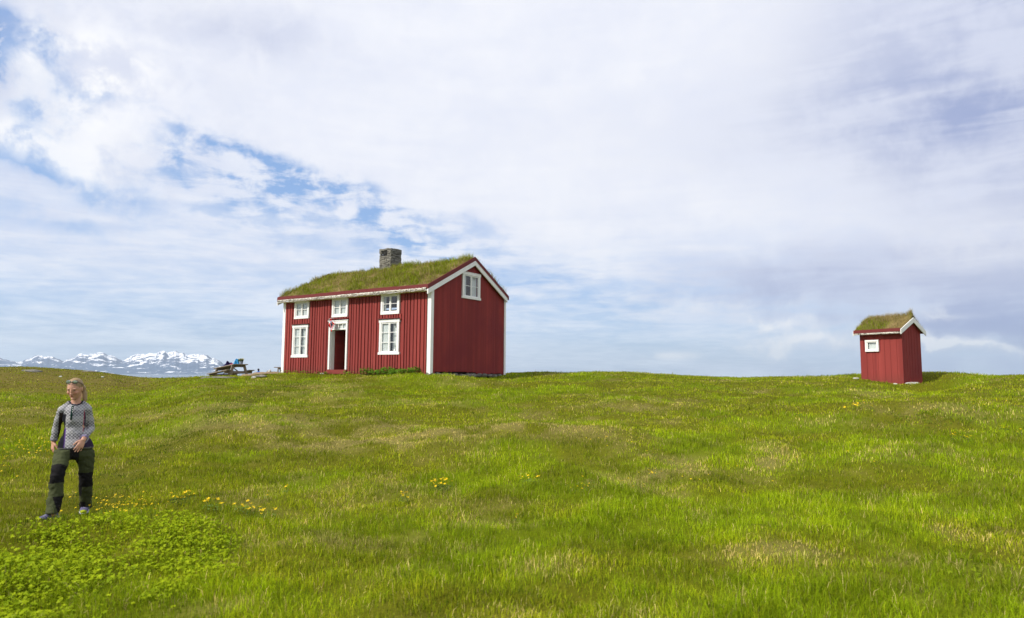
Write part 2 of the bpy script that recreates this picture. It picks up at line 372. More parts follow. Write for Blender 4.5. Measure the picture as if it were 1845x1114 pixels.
def leafmat(name, transl=.30, rough=.55, gloss=.006):
    mt = bpy.data.materials.new(name); mt.use_nodes = True; nt = mt.node_tree; nt.nodes.clear(); w = NT(nt)
    a = w.new('ShaderNodeVertexColor'); a.layer_name = 'tint'
    df = w.new('ShaderNodeBsdfDiffuse'); tr = w.new('ShaderNodeBsdfTranslucent'); gl = w.new('ShaderNodeBsdfGlossy'); gl.inputs['Roughness'].default_value = rough
    w.L.new(a.outputs[0], df.inputs[0]); w.put(tr.inputs[0], w.mix(1., a.outputs[0], (1.0, 1.05, .6), 'MULTIPLY'))
    m1 = w.new('ShaderNodeMixShader'); m1.inputs[0].default_value = transl; w.L.new(df.outputs[0], m1.inputs[1]); w.L.new(tr.outputs[0], m1.inputs[2])
    m2 = w.new('ShaderNodeMixShader'); m2.inputs[0].default_value = gloss; w.L.new(m1.outputs[0], m2.inputs[1]); w.L.new(gl.outputs[0], m2.inputs[2])
    o = w.new('ShaderNodeOutputMaterial'); w.L.new(m2.outputs[0], o.inputs[0]); return mt
M_GRASS = leafmat('grass_blade')
def tinted(name, rough=.95, k=(1, 1, 1), bump=(.6, .03)):
    def fn(w):
        a = w.new('ShaderNodeVertexColor'); a.layer_name = 'tint'
        g = w.new('ShaderNodeNewGeometry').outputs['Position']
        n = w.noise(g, 9, 6, .65); n2 = w.noise(g, 40, 3, .6)
        c = w.mix(1., a.outputs[0], w.mix(w.m('MULTIPLY', w.m('ADD', n, n2), .5), (.25, .25, .25), (1.7, 1.65, 1.6)), 'MULTIPLY')
        return c, n
    return mat(name, rough=rough, spec=.05, fn=fn, bump=bump)
M_SOIL = tinted('meadow_ground')
def blades(x, y, z, hgt, wid, col, lean=.45, tipc=None, nrm_lean=None):
    """numpy blades: 5 verts, one quad and one tri each"""
    n = len(x); a = rng.uniform(0, 2*math.pi, n); b = rng.uniform(0, 2*math.pi, n); ln = rng.uniform(.1, 1, n)*lean
    wx, wy = np.cos(a)*wid/2, np.sin(a)*wid/2
    lx, ly = np.cos(b)*ln*hgt, np.sin(b)*ln*hgt
    if nrm_lean is not None: lx = lx+nrm_lean[0]*hgt; ly = ly+nrm_lean[1]*hgt
    co = np.empty((n, 5, 3))
    co[:, 0] = np.stack([x-wx, y-wy, z-.02], 1); co[:, 1] = np.stack([x+wx, y+wy, z-.02], 1)
    mx, my, mz = x+lx*.33, y+ly*.33, z+hgt*.58
    co[:, 2] = np.stack([mx+wx*.85, my+wy*.85, mz], 1); co[:, 3] = np.stack([mx-wx*.85, my-wy*.85, mz], 1)
    co[:, 4] = np.stack([x+lx, y+ly, z+hgt*(1-.35*ln*ln)], 1)
    i = np.arange(n)[:, None]*5
    c = np.repeat(col[:, None, :], 5, 1)
    if tipc is not None: c[:, 4] = tipc
    return co.reshape(-1, 3), i+np.array([[0, 1, 2, 3]]), i+np.array([[3, 2, 4]]), c.reshape(-1, 3)
def merge(parts):
    co, q, t, c, off = [], [], [], [], 0
    for a, b, d, e in parts:
        co.append(a); q.append(b+off); t.append(d+off); c.append(e); off += len(a)
    return np.concatenate(co), np.concatenate(q), np.concatenate(t), np.concatenate(c)

def build_terrain():
    az = np.radians(np.concatenate([np.arange(-180, -60, 4), np.arange(-60, -42, .5), np.arange(-42, 42, .2), np.arange(42, 60, .5), np.arange(60, 180, 4)]))
    r = np.concatenate([[.01], np.geomspace(.6, 70, 330), np.geomspace(72, 400, 40)])
    A, Rr = np.meshgrid(az, r); x = np.sin(A)*Rr; y = np.cos(A)*Rr; z = H(x, y)
    na, nr = len(az), len(r); co = np.stack([x, y, z], -1).reshape(-1, 3)
    i = np.arange(nr-1)[:, None]*na; j = np.arange(na)[None, :]; j2 = (j+1) % na
    q = np.stack([i+j, i+j2, i+na+j2, i+na+j], -1).reshape(-1, 4)
    xf, yf = co[:, 0], co[:, 1]; dry, lush, heath = zones(xf, yf)
    c = G_OLIVE*.45*(1-lush[:, None])+G_MID*.45*lush[:, None]
    c = c*(1-dry[:, None]*.6)+G_DRY*.40*dry[:, None]*.6; c = c*(1-heath[:, None])+G_HEATH*1.0*heath[:, None]
    pd = path_d(xf, yf)[:, None]; c = np.where(pd < .4, c*.88, c)
    o = fast_mesh('ground', co, q, None, M_SOIL, c, smooth=True); tag(o, 'green grassy knoll of the meadow', kind='structure')
build_terrain()
def in_house(x, y, pad=0.03):
    o = np.zeros(len(x), bool)
    for org, yaw, L, W in ((H_ORG, H_YAW, HL, HW), (S_ORG, S_YAW, SL, SW)):
        dx, dy = x-org[0], y-org[1]; u = dx*math.cos(yaw)-dy*math.sin(yaw); v = dx*math.sin(yaw)+dy*math.cos(yaw)
        o |= (u > -L-pad)&(u < pad)&(v > -pad)&(v < W+pad)
    return o
def build_grass():
    parts = []
    rings = [(1.2, 4.5, 3000, .8), (4.5, 7, 3400, .85), (7, 11, 2100, 1.0), (11, 16, 1000, 1.4), (16, 24, 480, 2.1), (24, 36, 250, 2.8), (36, 62, 85, 4.2)]
    for r0, r1, den, ws in rings:
        a0 = R(62) if r1 < 12 else R(51)
        if r0 >= 36: amin, amax = R(-46), R(-18)
        else: amin, amax = -a0, a0
        n = int((r1*r1-r0*r0)/2*(amax-amin)*den)
        rr_ = np.sqrt(rng.uniform(r0*r0, r1*r1, n)); aa = rng.uniform(amin, amax, n); x, y = np.sin(aa)*rr_, np.cos(aa)*rr_
        # clumping
        cl = fbm(x*3.2, y*3.2, 91, 2); keep = rng.uniform(0, 1, n) < .55+.9*sstep(.3, .7, cl); keep &= ~in_house(x, y)
        x, y, cl = x[keep], y[keep], cl[keep]; n = len(x); z = H(x, y)
        r1_, r2_ = rng.uniform(0, 1, n), rng.uniform(0, 1, n)
        dry, lush, heath = zones(x, y); pd = path_d(x, y)
        h = (.026+.050*rng.uniform(0, 1, n)**1.5)*(1+.50*lush)*(1-.45*dry)*(.40+1.25*cl)*(1-.4*heath); h = np.where(pd < .3, h*.6, h)
        h *= 1.15 if r1 < 8 else 1.0
        w = rng.uniform(.0030, .0062, n)*ws
        parts.append(blades(x, y, z, h, w, grass_col(x, y, r1_, r2_), 1.05))
        # taller seed stalks
        k = rng.uniform(0, 1, n) < (.0025 if r1 < 16 else .008); k &= r2_ > .2
        xs, ys, zs = x[k], y[k], z[k]; m_ = len(xs); c = np.where(rng.uniform(0, 1, (m_, 1)) < .5, np.array([.30, .22, .10]), np.array([.20, .24, .04]))*rng.uniform(.6, 1.2, (m_, 1))
        parts.append(blades(xs, ys, zs, rng.uniform(.10, .21, m_), rng.uniform(.0018, .0028, m_)*ws, c, .5, np.array([.22, .13, .09])))
    co, q, t, c = merge(parts); print('grass verts', len(co))
    o = fast_mesh('grass', co, q, t, M_GRASS, c); tag(o, 'short green and straw coloured meadow grass', 'grass', kind='stuff')
build_grass()
def leaves(x, y, z, hgt, size, col, lobes=5):
    """stalked leaf fans: each leaf = `lobes` pointed quads round a centre"""
    n = len(x); parts = []
    tx = rng.normal(0, .35, n); ty = rng.normal(0, .35, n)+(-.25); rot = rng.uniform(0, 6.28, n)
    nrm = np.stack([tx, ty, np.ones(n)], 1); nrm /= np.linalg.norm(nrm, axis=1)[:, None]
    u = np.cross(nrm, np.array([0.3, .9, .1])); u /= np.linalg.norm(u, axis=1)[:, None]; v = np.cross(nrm, u)
    ctr = np.stack([x, y, z+hgt], 1); cos_, qs, cs = [], [], []
    for k in range(lobes):
        t = rot+k*2*math.pi/lobes*.86; d = u*np.cos(t)[:, None]+v*np.sin(t)[:, None]; e = -u*np.sin(t)[:, None]+v*np.cos(t)[:, None]
        s = size[:, None]*rng.uniform(.8, 1.15, (n, 1)); dr = nrm*s*rng.uniform(-.25, .1, (n, 1))
        p = np.stack([ctr, ctr+d*s*.6+e*s*.34, ctr+d*s*1.05+dr, ctr+d*s*.6-e*s*.34], 1)
        cos_.append(p.reshape(-1, 3)); qs.append(np.arange(n)[:, None]*4+np.array([[0, 1, 2, 3]])+k*n*4); cs.append(np.repeat(col*rng.uniform(.85, 1.15, (n, 1)), 4, 0))
    off = lobes*n*4
    sx = x+rng.normal(0, .02, n); sy = y+rng.normal(0, .02, n); w = .0025
    st = np.stack([np.stack([sx-w, sy, z-.02], 1), np.stack([sx+w, sy, z-.02], 1), np.stack([x+w, y, z+hgt], 1), np.stack([x-w, y, z+hgt], 1)], 1)
    cos_.append(st.reshape(-1, 3)); qs.append(np.arange(n)[:, None]*4+np.array([[0, 1, 2, 3]])+off); cs.append(np.repeat(col*.7, 4, 0))
    return np.concatenate(cos_), np.concatenate(qs), np.zeros((0, 3), int), np.concatenate(cs)
def inpoly(x, y, poly):
    o = np.zeros(len(x), bool); n = len(poly)
    for i in range(n):
        (x1, y1), (x2, y2) = poly[i], poly[(i+1) % n]
        o ^= ((y1 > y) != (y2 > y))&(x < (x2-x1)*(y-y1)/(y2-y1+1e-12)+x1)
    return o
def cover(name, polypx, n, hmin, hmax, smin, smax, c1, c2, label, thin=.45, lobes=5, world_poly=None):
    poly = world_poly or [tuple(at(*p)[:2]) for p in polypx]
    P = np.array(poly); x = rng.uniform(P[:, 0].min()-.5, P[:, 0].max()+.5, n); y = rng.uniform(P[:, 1].min()-.5, P[:, 1].max()+.5, n)
    nz = fbm(x*2.5, y*2.5, 13, 3); edge = ((fbm(x*1.6, y*1.6, 5, 3)-.5)*.9+rng.normal(0, .14, n))*(.1 if world_poly else 1)
    k = inpoly(x+edge, y-edge, poly)&(nz+rng.uniform(-.2, .2, n) > thin)&~in_house(x, y, .02); x, y = x[k], y[k]; m_ = len(x); z = H(x, y)
    t = rng.uniform(0, 1, (m_, 1)); c = np.array(c1)*(1-t)+np.array(c2)*t
    h = rng.uniform(hmin, hmax, m_)*(.6+.8*fbm(x*2, y*2, 88, 2)); s = rng.uniform(smin, smax, m_)
    co, q, tt, cc = leaves(x, y, z, h, s, c, lobes)
    o = fast_mesh(name, co, q, None, M_GRASS, cc); return tag(o, label, 'ground plants', kind='stuff')

# ------------------------------------------------------------------ far sea, mountains, haze
def build_far():
    n = 96; t = np.linspace(0, 2*math.pi, n, endpoint=False); rad = 15500
    co = [(0, 0, -15)]+[(math.cos(a)*rad, math.sin(a)*rad, -15) for a in t]
    mb = MB(); mb.add(co, [(0, 1+i, 1+(i+1) % n) for i in range(n)])
    def fn(w):
        g = w.new('ShaderNodeNewGeometry').outputs['Position']; k = w.noise(w.vm('MULTIPLY', g, (1, 1, 0)), .004, 5, .6)
        return w.mix(k, (.03, .07, .12), (.06, .11, .17)), w.noise(g, .25, 4, .7)
    tag(mb.build('sea', mat('sea_water', rough=.25, spec=.5, fn=fn, bump=(.5, .4))), 'pale blue sea beyond the meadow', kind='structure')
    prof = [(-60, 118), (-30, 122), (0, 118), (30, 126), (60, 140), (100, 146), (140, 150), (170, 130), (200, 115), (240, 103), (265, 108), (290, 116), (310, 106), (330, 105), (350, 115), (380, 130), (400, 142), (415, 140), (440, 128), (480, 112), (500, 95), (520, 89), (540, 96), (560, 95), (590, 88), (610, 81), (640, 80), (665, 86), (700, 102), (730, 115), (760, 130), (785, 141), (800, 136), (850, 106), (880, 98), (900, 93), (930, 96), (960, 89), (1000, 82), (1020, 74), (1040, 68), (1060, 74), (1075, 88), (1090, 84), (1110, 80), (1130, 78), (1150, 85), (1170, 92), (1200, 106), (1230, 101), (1260, 96), (1290, 96), (1320, 102), (1340, 108), (1380, 128), (1420, 150), (1450, 176), (1500, 205), (1580, 235)]
    pa = np.array([azel(x/3.55, 610+y/3.55) for x, y in prof]); D0 = 9800.
    na, nr = 520, 90
    az = np.linspace(-41, pa[-1, 0], na); tt = np.linspace(0, 1, nr); A, T = np.meshgrid(az, tt)
    ridge = np.tan(np.radians(np.interp(A, pa[:, 0], pa[:, 1])))*D0+CZ+15
    r = D0-2600*(1-T)+0; rr0 = D0+(T-.62)*4200
    x, y = np.sin(np.radians(A))*rr0, np.cos(np.radians(A))*rr0
    base_ = np.tan(np.radians(np.interp(np.round(A*0)+A, az[::1], np.convolve(np.pad(np.interp(az, pa[:, 0], pa[:, 1]), 40, 'edge'), np.ones(81)/81, 'valid'))))*D0+CZ+15
    kk = np.exp(-((T-.62)/.30)**2); ridge = ridge*kk+base_*(1-kk)
    sh = np.where(T < .62, np.sin(np.clip(T/.62, 0, 1)*math.pi/2)**1.35, np.cos(np.clip((T-.62)/.38, 0, 1)*math.pi/2))
    rn = 0; amp = 1; tot = 0
    for o in range(5):
        f = 2.2**o/900.; v = 1-np.abs(2*vn(x*f+31*o, y*f+7*o, 40+o)-1); rn = rn+amp*v*v; tot += amp; amp *= .52
    rn = rn/tot; ridge = ridge*(1+(fbm(A*3.5, A*0+2, 7, 4, .6)-.5)*.16)
    dist = np.exp(-((T-.62)/.16)**2)
    z = ridge*sh*(1-(1-dist*.85)*.75*(1-rn))+ (fbm(x/60, y/60, 3, 3)-.5)*9*sh
    z = np.maximum(z, 0)*1.0-15.5
    i = np.arange(nr-1)[:, None]*na; j = np.arange(na-1)[None, :]; q = np.stack([i+j, i+j+1, i+na+j+1, i+na+j], -1).reshape(-1, 4)
    co = np.stack([x, y, z], -1).reshape(-1, 3)
    def fm(w):
        g = w.new('ShaderNodeNewGeometry'); p = g.outputs['Position']; zc = w.sep(p)[2]; nz = w.sep(g.outputs['Normal'])[2]
        n1 = w.noise(w.vm('MULTIPLY', p, (1, .6, 1.2)), .0075, 7, .66, .9); n2 = w.noise(p, .02, 4, .6)
        alt = w.sm(zc, 40, 320, -.13, .12, 'LINEAR')
        s = w.m('ADD', w.m('ADD', n1, alt), w.m('MULTIPLY', w.m('SUBTRACT', n2, .5), .10))
        s = w.m('ADD', s, w.m('MULTIPLY', w.m('SUBTRACT', nz, .75), .25))
        sn = w.sm(s, .51, .56)
        rock = w.mix(n2, (.03, .06, .14), (.13, .16, .24)); rock = w.mix(w.sm(zc, 30, 140), (.07, .11, .19), rock)  # blue of the distant haze is put into the rock colour
        return w.mix(sn, rock, (.93, .94, .97))
    o = fast_mesh('mountains', co, q, None, mat('haze_tinted_snowy_rock', rough=.9, spec=.1, fn=fm), None, smooth=True)
    tag(o, 'snow streaked blue mountains across the water', kind='structure')
build_far()
def build_haze():
    s_ = 15900; mb = MB(); mb.box(-s_, s_, -s_, s_, -25.5, 560)
    mt = bpy.data.materials.new('haze_air'); mt.use_nodes = True; nt = mt.node_tree; nt.nodes.clear(); w = NT(nt)
    v = w.new('ShaderNodeVolumePrincipled'); v.inputs['Color'].default_value = (.72, .86, 1, 1); v.inputs['Density'].default_value = HAZE; v.inputs['Anisotropy'].default_value = .15
    o = w.new('ShaderNodeOutputMaterial'); w.L.new(v.outputs[0], o.inputs['Volume'])
    tag(mb.build('haze', mt), 'pale blue sea haze', kind='stuff')
HAZE = 6.5e-5
build_haze()

# ------------------------------------------------------------------ materials of the buildings
def objco(w): return w.new('ShaderNodeTexCoord').outputs['Object']
def red_front(w):
    p = objco(w); x, y, z = w.sep(p)
    bid = w.new('ShaderNodeAttribute'); bid.attribute_name = 'board'; b = bid.outputs['Fac']
    g = w.noise(w.vm('MULTIPLY', p, (14, 14, .9)), 3, 6, .65); g2 = w.noise(w.vm('MULTIPLY', p, (1, 1, .35)), 1.6, 5, .6)
    c = w.mix(b, (.17, .027, .023), (.345, .062, .050)); c = w.mix(w.m('MULTIPLY', g2, .6), c, (.19, .026, .026))
    c = w.mix(w.sm(w.m('ADD', z, w.m('MULTIPLY', g2, .5)), .75, .25, 0, .5), c, (.16, .040, .030))
    c = w.mix(w.sm(g, .58, .72, 0, .45), c, (.44, .095, .08))
    chip = w.sm(w.noise(w.vm('MULTIPLY', p, (9, 9, 1.6)), 2.2, 5, .7), .735, .76)
    c = w.mix(w.m('MULTIPLY', chip, .8), c, (.62, .50, .44))
    knot = w.sm(w.noise(w.vm('MULTIPLY', p, (3, 3, 1.5)), 2.4, 2, .5), .24, .20)
    return w.mix(w.m('MULTIPLY', knot, .8), c, (.06, .012, .012)), g
def red_gable(w):
    p = objco(w)
    bid = w.new('ShaderNodeAttribute'); bid.attribute_name = 'board'; b = bid.outputs['Fac']
    g = w.noise(w.vm('MULTIPLY', p, (14, 14, .7)), 3, 6, .65); g2 = w.noise(p, .7, 5, .6)
    c = w.mix(b, (.16, .021, .019), (.31, .042, .035)); c = w.mix(w.sm(g2, .35, .7, 0, .8), c, (.18, .022, .025))
    return w.mix(w.sm(g, .55, .75, 0, .35), c, (.26, .06, .056)), g
M_REDF = mat('red_board_paint', rough=.75, spec=.2, fn=red_front, bump=(.35, .006))
M_REDG = mat('red_gable_paint', rough=.7, spec=.2, fn=red_gable, bump=(.35, .006))
def whitepaint(w):
    p = objco(w); n = w.noise(w.vm('MULTIPLY', p, (1, 1, .5)), 5, 6, .7); n2 = w.noise(p, 1.3, 4, .6)
    c = w.mix(w.sm(n, .3, .75), (.82, .815, .79), (.74, .735, .71)); return w.mix(w.sm(w.m('MULTIPLY', n, n2), .40, .5, 0, .5), c, (.50, .49, .45)), n
M_WHITE = mat('white_paint', rough=.6, spec=.3, fn=whitepaint, bump=(.15, .003))
def darkred(w):
    p = objco(w); n = w.noise(w.vm('MULTIPLY', p, (2, 2, 2)), 4, 5, .65); return w.mix(n, (.105, .016, .016), (.19, .034, .032)), n
M_TRIM = mat('dark_red_trim', rough=.65, spec=.25, fn=darkred, bump=(.2, .004))
def bark(w):
    p = objco(w); n = w.noise(w.vm('MULTIPLY', p, (3, 8, 8)), 3.5, 6, .7); n2 = w.noise(p, 14, 3, .6)
    c = w.mix(w.sm(n, .35, .6), (.16, .13, .10), (.72, .69, .61)); return w.mix(w.sm(n2, .56, .64), c, (.07, .055, .045)), n
M_BARK = mat('birch_bark', rough=.85, fn=bark, bump=(.7, .02))
M_DARK = mat('dark_interior', (.030, .024, .022), .9)
M_FLOORW = mat('floor_boards', (.12, .08, .05), .8)
def curt(w):
    p = objco(w); n = w.noise(w.vm('MULTIPLY', p, (22, 22, .6)), 1, 3, .5); return w.mix(n, (.62, .62, .60), (.86, .86, .84)), n
M_CURT = mat('curtain_cloth', rough=.95, fn=curt, bump=(.6, .02))
def glassmat():
    mt = bpy.data.materials.new('window_glass'); mt.use_nodes = True; nt = mt.node_tree; nt.nodes.clear(); w = NT(nt)
    t = w.new('ShaderNodeBsdfTransparent'); t.inputs[0].default_value = (.86, .9, .9, 1); g = w.new('ShaderNodeBsdfGlossy'); g.inputs['Roughness'].default_value = .02
    ge = w.new('ShaderNodeNewGeometry'); c_ = w.m('ABSOLUTE', w.vm('DOT_PRODUCT', ge.outputs['Normal'], ge.outputs['Incoming'])); f = w.m('ADD', w.m('MULTIPLY', w.m('POWER', w.m('SUBTRACT', 1., c_), 4.), .95), .09)
    n = w.noise(objco(w), 2.2, 2, .5); bp = w.new('ShaderNodeBump'); bp.inputs['Strength'].default_value = .12; bp.inputs['Distance'].default_value = .01; w.put(bp.inputs['Height'], n); w.L.new(bp.outputs[0], g.inputs['Normal'])
    mx = w.new('ShaderNodeMixShader'); w.put(mx.inputs[0], f); w.L.new(t.outputs[0], mx.inputs[1]); w.L.new(g.outputs[0], mx.inputs[2])
    o = w.new('ShaderNodeOutputMaterial'); w.L.new(mx.outputs[0], o.inputs[0]); return mt
M_GLASS = glassmat()
def stonef(c1, c2, lich=(.45, .44, .34)):
    def fn(w):
        p = objco(w); n = w.noise(p, 3.3, 7, .65); n2 = w.noise(p, 17, 5, .7); i = w.new('ShaderNodeNewGeometry').outputs['Random Per Island']
        c = w.mix(n, c1, c2); c = w.mix(w.m('MULTIPLY', i, .5), c, c1); return w.mix(w.sm(n2, .55, .68, 0, .55), c, lich), n2
    return fn
M_STONE = mat('dry_stone', rough=.92, spec=.15, fn=stonef((.075, .072, .065), (.34, .32, .27)), bump=(.8, .03))
M_ROCKP = mat('pale_rock', rough=.92, spec=.15, fn=stonef((.38, .37, .34), (.62, .60, .56), (.70, .69, .64)), bump=(.8, .03))
M_ROCKB = mat('lichen_rock', rough=.92, spec=.15, fn=stonef((.16, .12, .08), (.40, .28, .16), (.36, .33, .25)), bump=(.8, .03))
M_BLACK = mat('matt_black', (.008, .008, .008), .9)
M_TURF = tinted('roof_turf')

def board_attr(o, key):   # a random value for each board, by its position
    me = o.data; n = len(me.vertices); co = np.empty(n*3, np.float32); me.vertices.foreach_get('co', co); co = co.reshape(-1, 3)
    a = me.attributes.new('board', 'FLOAT', 'POINT'); a.data.foreach_set('value', key(co).astype(np.float32))
def cut(z0, z1, x0, x1, holes):
    """z-intervals of a vertical board x0..x1 left over by the holes (hx0,hx1,hz0,hz1)"""
    iv = [(z0, z1)]
    for a, b, c, d in holes:
        if x1 > a+.005 and x0 < b-.005:
            out = []
            for p, q in iv:
                if d <= p or c >= q: out.append((p, q)); continue
                if c > p: out.append((p, c))
                if d < q: out.append((d, q))
            iv = out
    return [i for i in iv if i[1]-i[0] > .02]
def slab_with_holes(mb, u0, u1, z0, z1, holes, put, mi=0):
    xs = sorted({u0, u1, *[h[0] for h in holes], *[h[1] for h in holes]}); zs = sorted({z0, z1, *[h[2] for h in holes], *[h[3] for h in holes]})
    for a, b in zip(xs[:-1], xs[1:]):
        run = None
        for c, d in zip(zs[:-1], zs[1:]):
            inside = any(h[0]-1e-6 <= a and b <= h[1]+1e-6 and h[2]-1e-6 <= c and d <= h[3]+1e-6 for h in holes)
            if inside:
                if run: put(mb, a, b, *run, mi); run = None
            else: run = (run[0], d) if run else (c, d)
        if run: put(mb, a, b, *run, mi)

def make_window(parent, x0, x1, z0, z1, rows, head, sill, M=None, axis='front', curtain=True, label=None, half=None, small=False):
    """casement window in the local x/z plane, outer face towards -y; M places it"""
    W = MB(); c = .105 if not small else .075
    hd = .06 if head else 0
    # outer casing
    W.box(x0, x0+c, -.045, .03, z0+c, z1-c, 0, M); W.box(x1-c, x1, -.045, .03, z0+c, z1-c, 0, M)
    W.box(x0-(.03 if head else 0), x1+(.03 if head else 0), -.05, .03, z1-c, z1, 0, M)
    W.box(x0-(.05 if sill else .0), x1+(.05 if sill else .0), -.055, .03, z0, z0+c, 0, M)
    if head: W.box(x0-.045, x1+.045, -.062, .03, z1+.002, z1+.03, 0, M)
    o = W.build('window', M_WHITE, parent, bevel=.004)
    if label: o['label'] = label
    a0, a1, b0, b1 = x0+c, x1-c, z0+c, z1-c; mid = (a0+a1)/2; S = MB(); s = .045 if not small else .03
    mid = mid if not small else a1
    for p, q in (((a0+.003, mid-.004), (mid+.004, a1-.003)) if not small else ((a0+.003, a1-.003),)):
        S = MB()
        S.box(p, p+s, -.02, .02, b0+.003, b1-.003, 0, M); S.box(q-s, q, -.02, .02, b0+.003, b1-.003, 0, M)
        S.box(p+s, q-s, -.02, .02, b0+.003, b0+.003+s, 0, M); S.box(p+s, q-s, -.02, .02, b1-.003-s, b1-.003, 0, M)
        for r in range(1, rows):
            zz = b0+(b1-b0)*r/rows; S.box(p+s, q-s, -.014, .012, zz-.011, zz+.011, 0, M)
        S.build('sash', M_WHITE, o)
    if not small: S = MB(); S.box(mid-.028, mid+.028, -.034, -.021, b0, b1, 0, M); S.build('centre_post', M_WHITE, o)
    G = MB(); G.add([(a0, -.001, b0), (a1, -.001, b0), (a1, -.001, b1), (a0, -.001, b1)], [(0, 1, 2, 3)], 0, M); G.build('pane', M_GLASS, o)
    if curtain:
        spans = half or [(0, .46), (.54, 1)]
        for f0, f1, *dp in spans:
            Cn = MB(); u0 = a0+(a1-a0)*f0; u1 = a0+(a1-a0)*f1; n = 26; vs, fs = [], []
            for k in range(n+1):
                u = u0+(u1-u0)*k/n; yy = (dp[0] if dp else .055)+.018*math.sin(k*1.5)+.006*math.sin(k*3.7)
                vs += [(u, yy, b0-.02), (u, yy, b1+.02)]
            for k in range(n): fs.append((2*k, 2*k+2, 2*k+3, 2*k+1))
            Cn.add(vs, fs, 0, M); Cn.build('curtain', M_CURT, o, smooth=True)
    return o

def turf_blades(fz, xr, yr, n, hmin, hmax, wid, parent_inv=None, dryb=.4, skip=None):
    x = rng.uniform(*xr, n); y = rng.uniform(*yr, n); cl = fbm(x*2.2+3, y*2.2, 61, 3)
    k = rng.uniform(0, 1, n) < .3+1.2*sstep(.3, .7, cl)
    if skip is not None: k &= ~skip(x, y)
    x, y, cl = x[k], y[k], cl[k]; n = len(x); z = fz(x, y); dz = fbm(x*.9, y*1.3, 71, 3)
    r1, r2 = rng.uniform(0, 1, n), rng.uniform(0, 1, n); dry = sstep(.38, .66, dz*.8+.2*cl)*dryb+dryb*.35
    gz = sstep(.40, .62, fbm(x*.8+9, y*1.1, 171, 3)); c = np.where(r1[:, None] < .45-.3*gz[:, None], G_OLIVE*.9, np.where(r1[:, None] < .85, G_MID*1.1, G_YEL))*(.55+.6*r1[:, None])
    c = c*(.65+.6*fbm(x*3, y*3, 181, 2)[:, None])
    c = np.where((r2 < dry)[:, None], np.array([.36, .28, .12])*(.6+.8*r1[:, None]), c); c = np.where((r2 > .93)[:, None], np.array([.15, .09, .04]), c)
    h = (hmin+(hmax-hmin)*rng.uniform(0, 1, n)**1.6)*(.35+1.3*cl)*(.75+.6*gz); wd = rng.uniform(.7, 1.3, n)*wid
    return blades(x, y, z, h, wd, c, .7)
def turf_mesh(name, parent, fz, edges_y, xr, apex_y, n_bl, hmin, hmax, wid, dryb, bump, skip=None, res=.06):
    xs = np.arange(xr[0], xr[1]+res, res); ys = np.arange(edges_y[0], edges_y[1]+res, res); xs[-1] = xr[1]; ys[-1] = edges_y[1]
    X, Y = np.meshgrid(xs, ys); Z = fz(X, Y); top = np.stack([X, Y, Z], -1).reshape(-1, 3); na, nr = len(xs), len(ys)
    i = np.arange(nr-1)[:, None]*na; j = np.arange(na-1)[None, :]; q = np.stack([i+j, i+j+1, i+na+j+1, i+na+j], -1).reshape(-1, 4)
    dz = fbm(X.ravel()*.9, Y.ravel()*1.3, 71, 3)[:, None]; dd = sstep(.35, .7, dz)
    c = np.array([.105, .105, .022])*(1-dd)+np.array([.21, .155, .07])*dd
    o = fast_mesh(name, top, q, None, M_TURF, c, parent, True)
    g = turf_blades(lambda a, b: fz(a, b)-.01, (xr[0]+.02, xr[1]-.02), (edges_y[0]+.03, edges_y[1]-.03), n_bl, hmin, hmax, wid, dryb=dryb, skip=skip)
    go = fast_mesh('turf_grass', g[0], g[1], g[2], M_GRASS, g[3], parent); go['kind'] = 'stuff'
    return o, go

